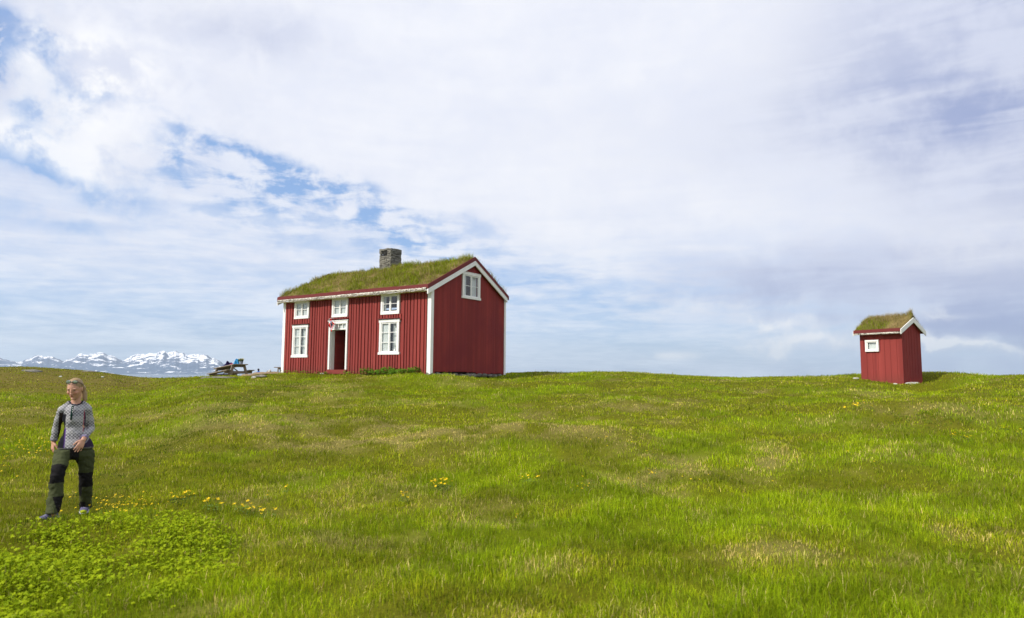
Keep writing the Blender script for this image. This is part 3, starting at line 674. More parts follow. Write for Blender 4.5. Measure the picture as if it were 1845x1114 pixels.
def build_house():
    ho = empty('turf_roof_house', H_ORG.tolist(), -H_YAW, 'red two storey wooden house with white trim, grass roof and stone chimney', 'house')
    RA, Y0, Z0, Y1, Z1, ZA = 2.85, -.39, 3.74, 5.60, 3.82, 5.38          # top line of the red rake boards
    X0, X1 = -9.82, .14
    def ztop(y): y = np.asarray(y, float); return np.where(y < RA, Z0+(ZA-Z0)*(y-Y0)/(RA-Y0), Z1+(ZA-Z1)*(Y1-y)/(Y1-RA))
    wins = dict(W1=(-8.907, -7.815, 2.658, 3.56), W2=(-6.157, -5.081, 2.624, 3.56), W3=(-2.938, -1.811, 2.612, 3.56), W4=(-8.983, -7.85, .76, 2.33), W5=(-2.993, -1.80, .835, 2.36))
    door = (-6.332, -5.051, .158, 2.481)
    holes = [(a+.09, b-.09, c+.09, d-.09) for a, b, c, d in wins.values()]+[(door[0]+.10, door[1]-.10, -.05, door[3]-.10)]
    solid = [(a, b, c, d) for a, b, c, d in wins.values()]+[door]
    # log core of the walls (thick, with openings)
    core = MB()
    slab_with_holes(core, -HL+.03, -.03, -.04, 3.50, holes, lambda mb, a, b, c, d, mi: mb.box(a, b, .03, .19, c, d, mi))
    W6 = (2.07, 3.379, 3.407, 4.599); gh = (W6[0]+.09, W6[1]-.09, W6[2]+.09, W6[3]-.09)
    for y0, y1, z0, z1 in ((.19, gh[0], .12, 3.6), (gh[1], HW-.19, .12, 3.6), (gh[0], gh[1], .12, gh[2])): core.box(-.19, -.03, y0, y1, z0, z1)
    core.prism([(.19, 3.6), (gh[0], 3.6), (gh[0], float(ztop(gh[0]))-.25), (.19, float(ztop(.19))-.25)], 0, -.19, -.03)
    core.prism([(gh[1], 3.6), (HW-.19, 3.6), (HW-.19, float(ztop(HW-.19))-.25), (gh[1], float(ztop(gh[1]))-.25)], 0, -.19, -.03)
    core.prism([(gh[0], gh[3]), (gh[1], gh[3]), (gh[1], float(ztop(gh[1]))-.25), (RA, ZA-.25), (gh[0], float(ztop(gh[0]))-.25)], 0, -.19, -.03)
    core.box(-HL+.03, -.03, HW-.19, HW-.03, -.04, 3.5)
    core.prism([(.03, -.04), (HW-.03, -.04), (HW-.03, 3.5), (RA, ZA-.25), (.03, 3.5)], 0, -HL, -HL+.16)
    co = core.build('wall', M_REDF, ho); board_attr(co, lambda c: np.full(len(c), .3)); co['label'] = 'timber core of the walls with window and door openings'
    # front cladding: wide under-boards and proud cover boards
    fb = MB(); rnd = random.Random(3); x = -HL+.17; keys = []
    z1 = 3.52
    while x < -.20:
        wd = rnd.choice([.15, .17, .18, .195, .205, .22]); xe = min(x+wd, -.17)
        for c, d in cut(-.04+rnd.uniform(-.015, .015), z1, x, xe, solid): fb.box(x-.012, xe+.012, .006, .029, c, d)
        bw = wd*rnd.uniform(.60, .74); off = rnd.uniform(-.008, .008)
        for c, d in cut(-.05+rnd.uniform(-.015, .02), z1+.01, x+off, x+off+bw, solid): 
            t = rnd.uniform(-.003, .003); fb.box(x+off, x+off+bw, -.036+t, .0055, c, d)
        x = xe
    o = fb.build('front_boards', M_REDF, ho); board_attr(o, lambda c: vn(np.floor(c[:, 0]/.085)*7.7, c[:, 0]*0+1.5, 3))
    # gable cladding: narrow boards with fine gaps
    gb = MB(); y = .12
    while y < HW-.10:
        wd = rnd.choice([.07, .08, .085, .095]); ye = min(y+wd, HW-.08)
        zt = float(min(ztop(y), ztop(ye)))-.22
        if y < RA < ye: zt = ZA-.26
        for c, d in cut((.10 if .25 < y < 3.1 else .04)+rnd.uniform(-.03, .03), zt, y, ye, [W6]):
            t = rnd.uniform(0, .004); gb.box(-.029, .004+t, y+.0035, ye-.0035, c, d)
        y = ye
    gb.box(-.0295, -.012, .12, HW-.08, .10, 3.55)
    o = gb.build('gable_boards', M_REDG, ho); board_attr(o, lambda c: vn(np.floor(c[:, 1]/.083)*5.3, c[:, 1]*0+2.5, 8))
    for kx, ky, kz, s in ((.012, 3.05, 1.55, .03), (.012, .95, .42, .05)): pass
    # corner boards
    for nm, bxs in (('corner_board', [(-.165, .030, -.045, -.002, -.16, 3.55), (.008, .036, -.0445, .135, -.08, 3.62)]), ('corner_board', [(-HL-.03, -HL+.16, -.045, -.002, -.08, 3.55), (-HL-.036, -HL-.006, -.044, .12, -.04, 3.6)]),
                    ('corner_board', [(.008, .038, HW-.10, HW+.035, -.02, 3.60), (-.14, .007, HW+.004, HW+.034, -.02, 3.6)])):
        c_ = MB()
        for b in bxs: c_.box(*b)
        c_.build(nm, M_WHITE, ho, bevel=.004)
    # windows
    MF = Matrix.Translation((0, -.002, 0))
    make_window(ho, *wins['W1'], 2, False, False, MF, half=[(0, .47), (.55, .95)], label='upper left window of the long wall')
    make_window(ho, *wins['W2'], 2, False, False, MF, half=[(0, .47), (.52, 1)], label='upper window above the door')
    make_window(ho, *wins['W3'], 2, False, False, MF, half=[(0, .14), (.88, 1)], label='upper right window with clear blue panes')
    make_window(ho, *wins['W4'], 3, True, True, MF, half=[(0, .48), (.53, 1, .11)], label='tall lower left window')
    make_window(ho, *wins['W5'], 3, True, True, MF, half=[(0, .50), (.54, 1, .17)], label='tall lower right window with a curtain on its left half')
    MG = Matrix(((0, -1, 0, .006), (1, 0, 0, 0), (0, 0, 1, 0), (0, 0, 0, 1)))
    make_window(ho, *W6, 2, True, True, MG, half=[(0, .22), (.62, 1, .12)], label='attic window in the gable')
    # drip ledges
    for a, b, z in ((-6.41, -4.97, 2.532), (-3.06, -1.76, 2.418), (-9.02, -7.76, 2.385)):
        dl = MB(); dl.box(a, b, -.115, -.022, z-.004, z+.018); dl.box(a+.02, b-.02, -.095, -.03, z+.0181, z+.03); dl.build('drip_ledge', M_TRIM, ho)
    # little pale star and vase in the lower right window
    v = MB(); cx = -2.12
    v.tube([(cx+.03, .055, .945), (cx+.03, .055, .97), (cx+.03, .055, 1.05), (cx+.03, .055, 1.09)], [.035, .06, .065, .045], 0, 12)
    for k in range(7): v.tube([(cx+.03, .055, 1.08), (cx+.03+.06*math.sin(k*1.9), .055+.015*math.cos(k), 1.2+.02*k)], [.004, .002], 0, 4)
    v2 = MB()
    for k in range(4):
        a = k*math.pi/2; v2.add([(cx-.01, .05, 2.06), (cx-.01+.018*math.cos(a+.8), .05, 2.06+.018*math.sin(a+.8)), (cx-.01+.055*math.cos(a), .05, 2.06+.055*math.sin(a)), (cx-.01+.018*math.cos(a-.8), .05, 2.06+.018*math.sin(a-.8))], [(0, 1, 2, 3)])
    v.build('vase', M_WHITE, ho); v2.build('star_ornament', M_WHITE, ho)
    # door surround, transom, sill, leaf
    x0, x1, z0, z1 = door; d = MB()
    d.box(x0, x0+.105, -.05, .03, z0+.02, z1-.17); d.box(x1-.105, x1, -.05, .03, z0+.02, z1-.17)
    d.box(x0, x1, -.052, .03, z1-.17, z1-.04); d.box(x0-.05, x1+.05, -.07, .03, z1-.039, z1)
    fr = d.build('door_frame', M_WHITE, ho, bevel=.004)
    t = MB(); tz0, tz1 = 2.035, z1-.172; a, b = x0+.107, x1-.107
    t.box(a, b, -.015, .03, tz0, tz0+.055); t.box(a, b, -.012, .028, tz1-.03, tz1)
    for k in range(5):
        xx = a+(b-a)*k/4; xx = min(max(xx, a+.02), b-.02); t.box(xx-.018, xx+.018, -.014, .027, tz0+.055, tz1-.03)
    t.build('transom', M_WHITE, fr)
    g = MB(); g.add([(a, .005, tz0), (b, .005, tz0), (b, .005, tz1), (a, .005, tz1)], [(0, 1, 2, 3)]); g.build('transom_pane', M_GLASS, fr)
    cu = MB(); cu.add([(a, .05, tz0), (b, .05, tz0), (b, .05, tz1), (a, .05, tz1)], [(0, 1, 2, 3)]); cu.build('transom_curtain', M_CURT, fr)
    j = MB(); j.box(x0+.06, x0+.128, .031, .235, z0, 2.034); j.box(x1-.128, x1-.06, .031, .30, z0, 2.034); j.box(x0+.06, x1-.06, .031, .30, 2.036, 2.08)
    j.build('jamb', M_WHITE, fr)
    s = MB(); s.box(x0-.02, x1+.02, -.075, .32, -.03, z0+.012); so = s.build('door_sill', M_REDF, ho, bevel=.006); board_attr(so, lambda c: np.full(len(c), .5))
    lf = MB(); 
    for k in range(13): lf.box(x0+.145, x0+.180+(.004 if k % 2 else 0), .24, 1.05, z0+.02+k*.142, z0+.02+k*.142+.134)
    lf.box(x0+.130, x0+.145, .33, .43, z0+.02, 2.0); lf.box(x0+.130, x0+.145, .92, 1.02, z0+.02, 2.0)
    lo = lf.build('door', M_REDG, ho); board_attr(lo, lambda c: vn(c[:, 2]*9, c[:, 2]*0, 4)); lo['label'] = 'dark red plank door standing open inwards'
    hd = MB(); hd.tube([(x0+.184, .97, 1.10), (x0+.235, .97, 1.10), (x0+.235, .87, 1.10)], .011, 0, 8); hd.build('handle', M_BLACK, lo)
    # inside
    i = MB(); i.box(-HL+.2, -.2, .2, HW-.2, -.03, .10); i.box(-HL+.2, -.2, .2, HW-.2, 2.42, 2.46)
    for a, b in ((x0-.25, x0-.20), (x1+.20, x1+.25)): i.box(a, b, .2, 1.9, .10, 2.42)
    i.box(x0-.2, x1+.2, 1.9, 1.95, .10, 2.42)
    i.box(-3.9, -3.85, 2., HW-.2, .10, 2.42)
    i.build('interior', M_DARK, ho)
    i = MB(); 
    for k in range(16): i.box(x0-.199, x0-.185, .35, 1.88, .12+k*.142, .12+k*.142+.135); i.box(x0-.18, x1+.19, 1.885, 1.899, .12+k*.142, .12+k*.142+.135)
    io = i.build('hallway_panelling', M_REDG, ho); board_attr(io, lambda c: vn(c[:, 2]*9, c[:, 2]*0, 4))
    # foundation stones
    fs = MB(); rn = random.Random(5)
    def stone(mb, c, r, seed, rot=0):
        rs = np.random.default_rng(seed); M = np.array(Matrix.Rotation(rot, 3, 'Z')); b0 = len(mb.v)
        mb.ball(c, r, 0, 10, 7, M); v = mb.v[-1]; mb.v[-1] = c+(v-c)*(1+rs.uniform(-.16, .16, (len(v), 1)))
    for k in range(13): stone(fs, np.array([-.10+rn.uniform(-.04, .05), .12+k*.42, -.06+rn.uniform(-.02, .04)]), (.16, rn.uniform(.17, .27), rn.uniform(.07, .13)), k)
    for k in range(20): stone(fs, np.array([-9.5+k*.49, .12, -.10]), (.25, .14, .10), 50+k)
    fs.build('foundation_stones', M_STONE, ho)
    # ---- roof
    TH = .19
    rf = MB()
    def rake(mb, xa, xb, dt, db, ya=Y0, yb=Y1, mi=0):
        ztp = lambda y: float(ztop(y))
        mb.prism([(ya, ztp(ya)-dt), (RA, ZA-dt), (RA, ZA-db), (ya, ztp(ya)-db)], 0, xa, xb, mi); mb.prism([(RA, ZA-dt), (yb, ztp(yb)-dt), (yb, ztp(yb)-db), (RA, ZA-db)], 0, xa, xb, mi)
    rake(rf, X0+.04, X1-.045, .13, .21, Y0+.05, Y1-.05)
    roof = rf.build('roof', mat('roof_boards', (.16, .12, .08), .9), ho)
    for xa, xb in ((X1-.04, X1), (X0, X0+.035)): r1 = MB(); rake(r1, xa, xb, 0, TH); r1.build('red_rake_board', M_TRIM, roof)
    r2 = MB(); rake(r2, X1-.043, X1+.012, TH+.002, TH+.21, Y0+.0, Y1-.14); rake(r2, X1+.0125, X1+.020, TH+.015, TH+.03, Y0, Y1-.14); r2.build('white_rake_board', M_WHITE, roof); r2 = MB(); rake(r2, X0-.01, X0+.038, TH+.002, TH+.20, Y0, Y1-.14); r2.build('white_rake_board', M_WHITE, roof)
    # fascia along the eaves: three slightly stepped lengths
    fa = MB(); segs = [X0+.036, -8.2, -6.9, -5.1, -3.5, -1.7, X1-.041]
    for k in range(6): 
        dz = rn.uniform(-.012, .012); fa.box(segs[k]+.002, segs[k+1]-.002, Y0-.012+rn.uniform(0, .008), Y0+.035, Z0-.125+dz, Z0+.03+dz)
    for k in range(12): fa.box(X0+.3+k*.82, X0+.33+k*.82, Y0-.0135, Y0-.004, Z0-.11, Z0+.01) if False else None
    fa.box(X0+.04, X1-.04, Y1-.03, Y1+.01, Z1-.14, Z1+.02)
    fa.build('eaves_board', M_TRIM, roof)
    # ragged birch bark edge under it
    bk = MB(); n = 150; vs, fs_ = [], []
    for k in range(n+1):
        xx = X0+.05+(X1-.1-X0-.05)*k/n; lo_ = -.03-.085*float(fbm(xx*4., 1, 5, 3))-.025*rn.random()
        yy = Y0-.008+rn.uniform(-.006, .006); zt = Z0-.128
        vs += [(xx, yy+.02, zt+.01), (xx, yy, zt+lo_*.5), (xx, yy+.012, zt+lo_), (xx, yy+.24, zt+lo_+.14)]
    for k in range(n):
        for q in range(3): fs_.append((4*k+q, 4*k+4+q, 4*k+5+q, 4*k+1+q))
    bk.add(vs, fs_); bko = bk.build('bark_edge', M_BARK, roof); sm_ = bko.modifiers.new('thick', 'SOLIDIFY'); sm_.thickness = .012
    sf = MB(); sf.box(X0+.05, X1-.05, Y0+.02, .0, 3.50, 3.52); sf.build('soffit', M_WHITE, roof)
    # turf
    def fz(x, y):
        e = np.minimum(np.minimum(y-Y0, Y1-y)*2.2, np.minimum((x-X0)*1.6, (X1-.04-x)*5)); e = np.clip(e, 0, 1); e = e*(2-e)
        n_ = fbm(x*1.1, y*1.2, 101, 3)-.5; n2 = fbm(x*4.5, y*4.5, 111, 2)-.5
        ys = np.abs(y-RA); rdg = np.exp(-(ys/.5)**2)
        sag = -.09*np.exp(-((x+7.6)/1.6)**2)*rdg-.05*rdg*np.exp(-((x+3.6)/.8)**2)
        return ztop(y)-.03+e*(.075+.13*n_+.06*n2)-.09*rdg+sag
    CHX, CHY, CHW = -5.02, 2.62, .40
    sk = lambda x, y: (np.abs(x-CHX) < .42)&(np.abs(y-CHY) < .42)
    turf_mesh('turf', roof, fz, (Y0+.035, Y1-.03), (X0+.035, X1-.041), RA, 85000, .05, .26, .010, .36, .1, sk)
    # chimney of stacked stones with a vent hole
    ch = MB(); rs = random.Random(11); z = 4.95; zt = 6.19; lay = 0; HW_ = .385
    while z < zt:
        h = min(rs.uniform(.055, .11), zt-z); last = zt-(z+h) < .05
        if last: h = zt-z
        for side in range(4):
            u = -HW_; full = (side+lay) % 2 == 0; u0, u1 = (-HW_-.012, HW_+.012) if full else (-HW_+.13, HW_-.13); u = u0
            while u < u1-.02:
                L = rs.uniform(.16, .42); L = u1-u if u1-u-L < .10 else L; j_ = rs.uniform(-.006, .020)
                seg_ = [(u, u+L)]
                if side == 0 and z > 5.80 and not last: seg_ = [(max(u, u0), min(u+L, -HW_+.11)), (max(u, HW_-.26), min(u+L, u1))]
                for a, b in seg_:
                    if b-a > .03: ch.box(a+.002, b-.002, -HW_-j_, -HW_+.14, z+.001, z+h-.002, 0, Matrix.Translation((CHX, CHY, 0)) @ Matrix.Rotation([0, math.pi/2, math.pi, -math.pi/2][side], 4, 'Z'))
                u += L
        z += h; lay += 1
    # the opening looks towards the long wall: rebuild that side on the front instead
    cho = ch.build('chimney', M_STONE, roof, bevel=.016)
    me = cho.data; co_ = np.empty(len(me.vertices)*3, np.float32); me.vertices.foreach_get('co', co_); co_ = co_.reshape(-1, 3)
    co_ += np.stack([fbm(co_[:, 2]*9+co_[:, 0]*5, co_[:, 1]*6-co_[:, 0]*3, s, 3)-.5 for s in (1, 2, 3)], 1)*np.array([.075, .075, .11]); me.vertices.foreach_set('co', co_.ravel())
    ck = MB(); ck.box(CHX-.36, CHX+.36, CHY-.36, CHY+.36, 4.9, 5.80); ck.build('chimney_core', M_STONE, roof)
    fl = MB(); fl.box(CHX-.25, CHX+.25, CHY-.25, CHY+.25, 5.805, 5.83); fl.box(CHX-.26, CHX+.26, CHY+.08, CHY+.24, 5.841, 6.14); fl.build('flue', M_BLACK, roof)  # plain black boxes behind the vent hole
    return ho
build_house()

# the flag over the door
def cloth_mat():
    def fn(w):
        uv = w.new('ShaderNodeUVMap').outputs[0]; u, v, _ = w.sep(uv)
        inr = lambda s, a, b: w.m('MULTIPLY', w.m('GREATER_THAN', s, a), w.m('LESS_THAN', s, b))
        wx = inr(u, 6/22, 10/22); wy = inr(v, 6/16, 10/16); bx = inr(u, 7/22, 9/22); by = inr(v, 7/16, 9/16)
        c = w.mix(w.m('MAXIMUM', wx, wy), (.62, .015, .02), (.82, .82, .82)); return w.mix(w.m('MAXIMUM', bx, by), c, (.01, .02, .16))
    return mat('flag_cloth', rough=.8, fn=fn)
def build_flag():
    p0 = loc2w(H_ORG, H_YAW, -5.98, -.08, 2.52)
    t = empty('small_flag', p0.tolist(), -H_YAW, 'small red flag with blue and white cross hanging over the open door', 'flag')
    s = MB(); s.tube([(-.02, .03, .06), (0, -.20, .03), (.01, -.30, -.03)], .010, 0, 8); s.build('flagpole', M_WHITE, t)
    nu, nv = 22, 16; vs, uv = [], []
    for j in range(nv+1):
        for i in range(nu+1):
            u, v = i/nu, j/nv
            A, B, C_, D = (-.02, .05), (.29, -.20), (.07, -.60), (-.14, -.36)
            hx = (A[0]*(1-u)+D[0]*u)*(1-v)+(B[0]*(1-u)+C_[0]*u)*v; hz = (A[1]*(1-u)+D[1]*u)*(1-v)+(B[1]*(1-u)+C_[1]*u)*v
            vs.append((hx, -.12-.08*(1-u)+.035*math.sin(u*6+v*7)+.02*math.sin(v*11), hz)); uv.append((u, v))
    fs = [(j*(nu+1)+i, j*(nu+1)+i+1, (j+1)*(nu+1)+i+1, (j+1)*(nu+1)+i) for j in range(nv) for i in range(nu)]
    mb = MB(); mb.add(vs, fs); o = mb.build('flag_cloth', cloth_mat(), t, smooth=True)
    l = o.data.uv_layers.new(name='UVMap')
    for lp in o.data.loops: l.data[lp.index].uv = uv[lp.vertex_index]
build_flag()

def build_shed():
    sh = empty('turf_roof_shed', S_ORG.tolist(), -S_YAW, 'small red wooden outhouse with grass roof standing on the slope at right', 'shed')
    RA, Y0, Y1, Z0, Z1, ZA = .70, -.25, 1.58, 2.16, 2.15, 2.665; X0, X1 = -SL-.135, .12
    def ztop(y): y = np.asarray(y, float); return np.where(y < RA, Z0+(ZA-Z0)*(y-Y0)/(RA-Y0), Z1+(ZA-Z1)*(Y1-y)/(Y1-RA))
    win = (-1.50, -.93, 1.31, 1.79); hole = (win[0]+.06, win[1]-.06, win[2]+.06, win[3]-.06)
    co = MB(); slab_with_holes(co, -SL+.02, -.02, -.12, 2.0, [hole], lambda mb, a, b, c, d, mi: mb.box(a, b, .025, .08, c, d, mi))
    co.box(-SL+.02, -.02, SW-.08, SW-.02, -.25, 2.0)
    for xa, xb in ((-SL+.021, -SL+.08), (-.08, -.021)): co.prism([(.08, -.2), (SW-.08, -.2), (SW-.08, 2.02), (RA, ZA-.14), (.08, 2.02)], 0, xa, xb)
    c = co.build('wall', M_REDG, sh); board_attr(c, lambda c: np.full(len(c), .3))
    fb = MB(); rnd = random.Random(9); x = -SL; k = 0
    while x < -.02:
        wd = rnd.choice([.105, .12, .13, .15]); xe = min(x+wd, 0)
        zb = -.06+.13*(-x/SL)-.10
        for c0, d0 in cut(zb, 2.02, x, xe, [win]): fb.box(x+.002, xe-.002, (.0 if k % 2 else .008), .024, c0, d0)
        x = xe; k += 1
    o = fb.build('front_boards', M_REDF, sh); board_attr(o, lambda c: vn(np.floor(c[:, 0]/.12)*7.7, c[:, 0]*0+1.5, 13))
    gb = MB(); y = .0; k = 0
    while y < SW-.01:
        wd = rnd.choice([.09, .10, .12]); ye = min(y+wd, SW); zt = float(min(ztop(y), ztop(ye)))-.05
        gb.box(-.020, (.006 if k % 2 else .001), y+.0025, ye-.0025, -.22, zt); y = ye; k += 1
    gb.box(.0065, .022, .45, SW-.03, -.24, .22)
    o = gb.build('gable_boards', M_REDG, sh); board_attr(o, lambda c: vn(np.floor(c[:, 1]/.1)*5.3, c[:, 1]*0+2.5, 18))
    make_window(sh, *win, 1, False, False, Matrix.Translation((0, -.01, 0)), half=[(.1, .9)], small=True)
    rf = MB()
    def rake(mb, xa, xb, dt, db, ya=Y0, yb=Y1):
        f = lambda y: float(ztop(y)); mb.prism([(ya, f(ya)-dt), (RA, ZA-dt), (RA, ZA-db), (ya, f(ya)-db)], 0, xa, xb); mb.prism([(RA, ZA-dt), (yb, f(yb)-dt), (yb, f(yb)-db), (RA, ZA-db)], 0, xa, xb)
    rake(rf, X0+.03, X1-.035, .06, .10, Y0+.03, Y1-.03); roof = rf.build('roof', mat('shed_roof_boards', (.10, .03, .025), .9), sh)
    for xa, xb in ((X1-.03, X1), (X0, X0+.03)): r1 = MB(); rake(r1, xa, xb, 0, .20); r1.build('white_rake_board', M_WHITE, roof, bevel=.003)
    fa = MB(); fa.box(X0+.031, -.85, Y0-.01, Y0+.02, Z0-.09, Z0+.045); fa.box(-.848, X1-.031, Y0-.014, Y0+.02, Z0-.085, Z0+.05); fa.box(X0+.031, X1-.031, Y1-.02, Y1+.01, Z1-.1, Z1+.03); fa.build('eaves_board', M_TRIM, roof)
    bk = MB(); n = 40; vs, fs_ = [], []; rn = random.Random(2)
    for k in range(n+1):
        xx = X0+.04+(X1-.08-X0)*k/n; lo_ = -.045-.03*float(fbm(xx*4., 1, 5, 3)); yy = Y0+rn.uniform(-.006, .004); zt = Z0-.092
        vs += [(xx, yy+.01, zt), (xx, yy, zt+lo_*.5), (xx, yy+.01, zt+lo_), (xx, yy+.2, zt+lo_+.08)]
    for k in range(n):
        for q in range(3): fs_.append((4*k+q, 4*k+4+q, 4*k+5+q, 4*k+1+q))
    bk.add(vs, fs_); bko = bk.build('bark_edge', M_BARK, roof); sm_ = bko.modifiers.new('thick', 'SOLIDIFY'); sm_.thickness = .01
    def fz(x, y):
        e = np.minimum(np.minimum(y-Y0, Y1-y)*3.5, np.minimum((x-X0)*3.0, (X1-.03-x)*9)); e = np.clip(e, 0, 1); e = e*(2-e)
        n_ = fbm(x*2.5, y*2.5, 201, 3)-.5
        tuft = .20*np.exp(-((x-.0)/.10)**2-((y-RA-.02)/.16)**2)
        flat = .10*np.exp(-((y-.35)/.35)**2)*np.exp(-((x+.8)/.8)**4)
        return ztop(y)-.02+e*(.05+.08*n_+flat)+tuft
    turf_mesh('turf', roof, fz, (Y0+.021, Y1-.02), (X0+.031, X1-.031), RA, 14000, .05, .19, .008, .80, .1, res=.035)
build_shed()

# ------------------------------------------------------------------ stones lying about
def rock(px, py, r, seed, label, mt, group='loose stones', sink=.3, at_=None, rz=0):
    p = at_ if at_ is not None else at(px, py); rs = np.random.default_rng(seed)
    bm = bmesh.new(); bmesh.ops.create_icosphere(bm, subdivisions=3, radius=1); v = np.array([q.co[:] for q in bm.verts])
    n = np.stack([fbm(v[:, 0]*1.3+seed, v[:, 1]*1.3+v[:, 2]*1.7+k*5, seed+k, 3) for k in range(3)], 1)-.5
    for k in range(5):
        d = rs.normal(size=3); d /= np.linalg.norm(d); q = v@d; v = v-np.outer(np.maximum(q-.62, 0), d)*.85
    v = (v+n*.5)*np.array(r)
    for q, c in zip(bm.verts, v): q.co = c
    me = bpy.data.meshes.new('rock'); bm.to_mesh(me); bm.free(); me.materials.append(mt); me.shade_smooth()
    o = bpy.data.objects.new('rock', me); COL.objects.link(o); o.location = (p[0], p[1], p[2]+r[2]*(1-2*sink)); o.rotation_euler = (0, 0, rz)
    return tag(o, label, 'rock', group)
gp = lambda lx, ly: (lambda q: np.array([q[0], q[1], float(H(q[0], q[1]))]))(loc2w(S_ORG, S_YAW, lx, ly))
rock(0, 0, (.24, .11, .07), 4, 'long pale grey stone lying at the near corner of the small shed', M_ROCKP, at_=gp(.24, .12), rz=-.5, sink=.0)
rock(0, 0, (.10, .07, .05), 5, 'little tan stone under the front boards of the shed', M_ROCKP, at_=gp(-.30, -.10), rz=-.6, sink=.15)
rock(0, 0, (.13, .09, .06), 6, 'white stone in the grass just left of the shed', M_ROCKP, at_=gp(-1.96, -.05), sink=.05)
def crest_pt(px, py, D):  # a point at distance D in the direction of the pixel, on the ground
    d = ray(px, py); d = d/math.hypot(d[0], d[1]); x, y = d[0]*D, d[1]*D; return np.array([x, y, float(H(x, y))])
rock(0, 0, (.62, .5, .15), 21, 'rounded orange brown rock on the crest right of the big picnic table', M_ROCKB, at_=crest_pt(470, 675, 35.5), sink=.42)
rock(0, 0, (.75, .5, .13), 22, 'broad grey brown rock on the crest beside the left corner of the house', M_ROCKB, at_=crest_pt(493, 677, 35.5), sink=.45)
rock(0, 0, (.34, .25, .08), 23, 'flat grey slab of stone in the grass below the orange brown rock', M_STONE, at_=crest_pt(472, 683, 33.4), sink=.25)
rock(0, 0, (.13, .1, .07), 24, 'small pale stone left of the flat slab below the crest', M_ROCKP, at_=crest_pt(456, 681, 33.0))
rock(0, 0, (.8, .4, .08), 25, 'low dark stony outcrop in front of the big picnic table', M_STONE, at_=crest_pt(400, 679, 32.5), sink=.5)
rock(0, 0, (.55, .3, .08), 26, 'low dark stone at the left end of the stony outcrop', M_STONE, at_=crest_pt(384, 680, 32.5), sink=.5)
rock(0, 0, (.45, .3, .09), 27, 'grey brown stone under the right legs of the big picnic table', M_ROCKB, at_=crest_pt(446, 675, 34.6), sink=.3)
rock(0, 0, (.09, .07, .05), 28, 'white stone on the heathery hill right above the walking woman', M_ROCKP, at_=crest_pt(109, 677, 42), sink=.1)
rock(0, 0, (.09, .07, .05), 29, 'white stone on the heathery hill right of the walking woman', M_ROCKP, at_=crest_pt(185, 678, 42), sink=.1)
rock(0, 0, (.55, .4, .16), 30, 'dark stone ledge in the heather at the far left', M_STONE, at_=crest_pt(58, 671, 46), sink=.5)
rock(0, 0, (.7, .3, .10), 31, 'dark weathered ledge on top of the heathery hill', M_STONE, at_=crest_pt(160, 668, 55), sink=.5)
rock(0, 0, (.10, .07, .05), 33, 'thin pale stone at the house wall just left of the door', M_ROCKP, at_=(lambda q: np.array([q[0], q[1], float(H(q[0], q[1]))+.01]))(loc2w(H_ORG, H_YAW, -6.55, -.16)), sink=.1)

# ------------------------------------------------------------------ leafy plants
cover('leafy_plants', [(-40, 1015), (60, 985), (150, 965), (250, 950), (340, 938), (400, 950), (430, 990), (405, 1035), (330, 1050), (250, 1075), (150, 1114), (60, 1160), (-60, 1200)], 30000, .02, .085, .008, .022, (.17, .25, .004), (.35, .43, .010), 'bright green leafy plants covering the ground at the lower left', .43)
wp = [tuple(loc2w(H_ORG, H_YAW, a, b)[:2]) for a, b in ((-3.9, -.04), (-.5, -.04), (-.5, -.5), (-1.8, -.62), (-2.8, -.45), (-3.9, -.40))]
cover('nettles', None, 4200, .10, .30, .04, .075, (.07, .16, .012), (.15, .27, .02), 'nettles growing along the right part of the long red wall', .35, 4, wp)
wp = [tuple(loc2w(H_ORG, H_YAW, a, b)[:2]) for a, b in ((-9.6, -.04), (-3.9, -.04), (-3.9, -.40), (-5.2, -.30), (-7.0, -.35), (-9.6, -.30))]
cover('dock_leaves', None, 3000, .05, .16, .035, .06, (.08, .17, .012), (.17, .28, .02), 'low leafy plants along the left part of the long red wall', .42, 4, wp)
cover('clover', [(1585, 748), (1640, 738), (1720, 740), (1780, 752), (1760, 770), (1680, 778), (1600, 772)], 1800, .01, .04, .018, .03, (.08, .14, .008), (.16, .22, .012), 'dark low leaves on the rise in front of the shed', .40, 3)
cover('low_herbs', [(1700, 1020), (1760, 990), (1860, 985), (1860, 1050), (1760, 1060)], 700, .02, .07, .012, .024, (.16, .22, .008), (.26, .31, .012), 'sparse yellow green leaves at the lower right', .5)
